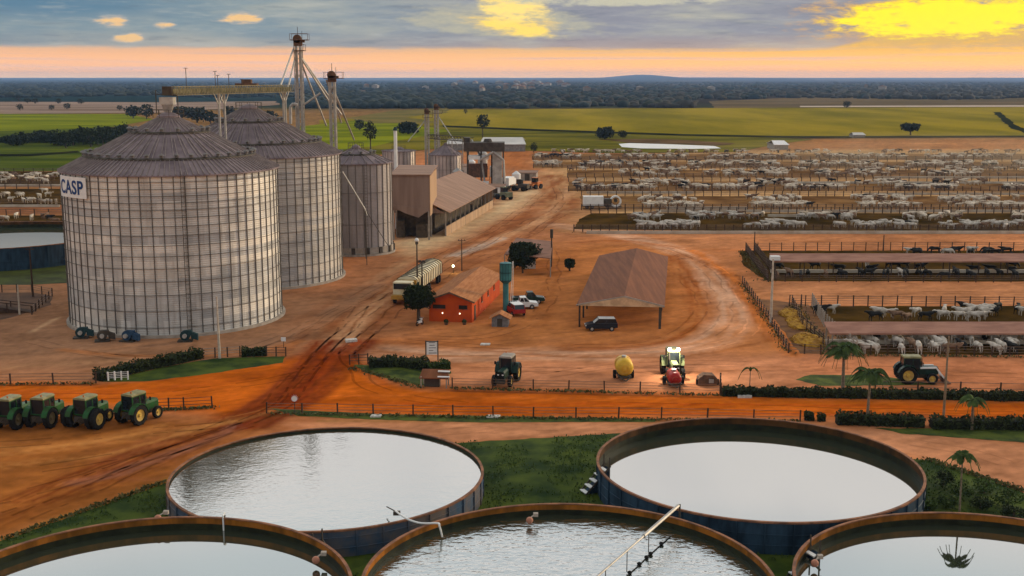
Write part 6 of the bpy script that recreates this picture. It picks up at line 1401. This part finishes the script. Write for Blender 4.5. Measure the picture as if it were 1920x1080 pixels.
# notice board
x, y = G(810, 676); t = thing('notice_board', 'framed white notice board on two dark posts behind the hedge', 'sign', (x, y, 0), .05); zb = HZ(664, y); zt = HZ(640, y)
MB().bar((-.72, 0, 0), (-.72, 0, zt + .1), .14).bar((.72, 0, 0), (.72, 0, zt + .1), .14).bar((-.72, 0, zt), (.72, 0, zt), .1).build('frame', M_steeld, t)
pn = MB().box((0, 0, (zb + zt) / 2 - .05), (1.28, .06, zt - zb)).build('panel', M_white, t)
f = MB(); rr = random.Random(2)
for i in range(5): f.box((0 + rr.uniform(-.1, .1), -.045, zb + .15 + i * (zt - zb - .3) / 4), (rr.uniform(.5, .95), .02, .09))
f.build('printed_lines', mat('grey_print', (.22, .2, .2)), pn)
x, y = G(553, 775); t = thing('round_sign', 'small round white sign on a post at the start of the road fence', 'sign', (x, y, 0), 0); zs = HZ(747, y)
MB().cyl((0, 0, 0), (0, 0, zs), .045, n=8).build('post', M_postw, t); d_ = MB().cyl((0, -.06, zs), (0, -.10, zs), .36, n=24).build('disc', M_white, t); MB().lathe([(.30, 0), (.36, 0), (.36, .015), (.30, .015), (.30, 0)], n=24).build('border', M_red, d_).matrix_local = Matrix.Translation((0, -.115, zs)) @ Matrix.Rotation(PI / 2, 4, 'X')
x, y = G(532, 652); t = thing('small_sign', 'tiny square white sign at the end of the silo hedge', 'sign', (x, y, 0)); MB().cyl((0, 0, 0), (0, 0, 1.1), .04, n=6).build('post', M_postw, t); MB().box((0, -.05, 1.1), (.6, .04, .5)).build('panel', M_white, t)
# white debris and manhole lids
M_plas = mat('white_plastic', (.6, .57, .52), scale=4)
def slabthing(px, py, w, d, h, lab, name='concrete_slab', cat='slab', m=M_plas, rz=0.0):
    x, y = G(px, py); t = MB().prism([(-w / 2, -d / 2), (w * .45, -d * .5), (w / 2, d * .4), (-w * .4, d / 2)], 0, h).build(name, m, None, loc=(x, y, 0), rz=rz); tag(t, lab, cat)
slabthing(705, 781, 1.1, .8, .15, 'pale flat slab on the grass below the road fence, left one'); slabthing(925, 782, 1.4, .8, .15, 'pale flat slab on the grass below the road fence, right one')
slabthing(910, 646, 1.3, .9, .12, 'pale flat slab on the dirt lane right of the notice board'); slabthing(658, 640, 1.6, 1.0, .3, 'pale lump of debris on the dirt above the gate', rz=.4); slabthing(1396, 745, 1.6, .7, .25, 'white sheet at the foot of the road hedge')
def tarp(px, py, w, d, h, lab, seed):
    x, y = G(px, py); t = thing('tarpaulin_heap', lab, 'tarpaulin', (x, y, 0), 0, 'white tarpaulin heaps left of the first silo'); random.seed(seed); mb = MB()
    for i in range(5): mb.ball((random.uniform(-w, w) * .35, random.uniform(-d, d) * .3, h * .2), (w * .3, d * .4, h * random.uniform(.5, .9)), 10, 6, .4)
    mb.build('cover', M_white, t)
tarp(86, 443, 6, 3, 1.7, 'big white tarpaulin heap beside the far round tank', 3); tarp(24, 444, 5, 2, .7, 'low white tarpaulin heap at the left edge above the far round tank', 4)
x, y = G(50, 585); t = thing('livestock_ramp', 'dark timber cattle ramp in the muddy yard at the left edge', 'ramp', (x - 2, y, 0), .1)
MB().side([(-4, 0), (3, 0), (-4, 1.3)], -.8, .8).build('deck', M_postw, t)
for s_ in (-.85, .85): MB().bar((-4, s_, 1.9), (3, s_, 1.0), .1).bar((-4, s_, 0), (-4, s_, 2), .14).bar((-.5, s_, 0), (-.5, s_, 1.5), .14).bar((3, s_, 0), (3, s_, 1), .14).build('side_rail', M_postw, t)

# ---------------- air
hm = bpy.data.materials.new('haze_air'); hm.use_nodes = True; nt = hm.node_tree; nt.nodes.clear(); o_ = nt.nodes.new('ShaderNodeOutputMaterial'); pv = nt.nodes.new('ShaderNodeVolumePrincipled')
pv.inputs['Color'].default_value = (.36, .58, 1.0, 1); pv.inputs['Density'].default_value = 5e-5; pv.inputs['Anisotropy'].default_value = .2
nt.links.new(pv.outputs[0], o_.inputs['Volume'])
hz_ = MB().box((0, 9900, 59), (30000, 20200, 120)).build('haze', hm); tag(hz_, 'thin blue evening haze over the far plain', 'haze', kind='stuff')

dm = bpy.data.materials.new('dust_air'); dm.use_nodes = True; nt = dm.node_tree; nt.nodes.clear(); o_ = nt.nodes.new('ShaderNodeOutputMaterial'); pv = nt.nodes.new('ShaderNodeVolumePrincipled')
pv.inputs['Color'].default_value = (.98, .80, .55, 1); k = NB(nt); tcd = nt.nodes.new('ShaderNodeTexCoord'); sd_ = nt.nodes.new('ShaderNodeSeparateXYZ'); nt.links.new(tcd.outputs['Generated'], sd_.inputs[0])
rx_ = k.m('MULTIPLY', k.m('SUBTRACT', sd_.outputs[0], .42), 2.3); ry_ = k.m('MULTIPLY', k.m('SUBTRACT', sd_.outputs[1], .5), 2.2)
rd_ = k.m('SQRT', k.m('ADD', k.m('MULTIPLY', rx_, rx_), k.m('MULTIPLY', ry_, ry_))); nt.links.new(k.m('MULTIPLY', k.m('MULTIPLY', k.step(rd_, .95, .1), k.step(k.noise(tcd.outputs['Object'], .02, 3, .5), .35, .65)), .0030), pv.inputs['Density'])
nt.links.new(pv.outputs[0], o_.inputs['Volume'])
dz = MB().prism([(14, 300), (250, 300), (420, 620), (20, 560)], .3, 9).build('dust', dm); tag(dz, 'golden dust hanging over the far cattle pens', 'dust', kind='stuff')
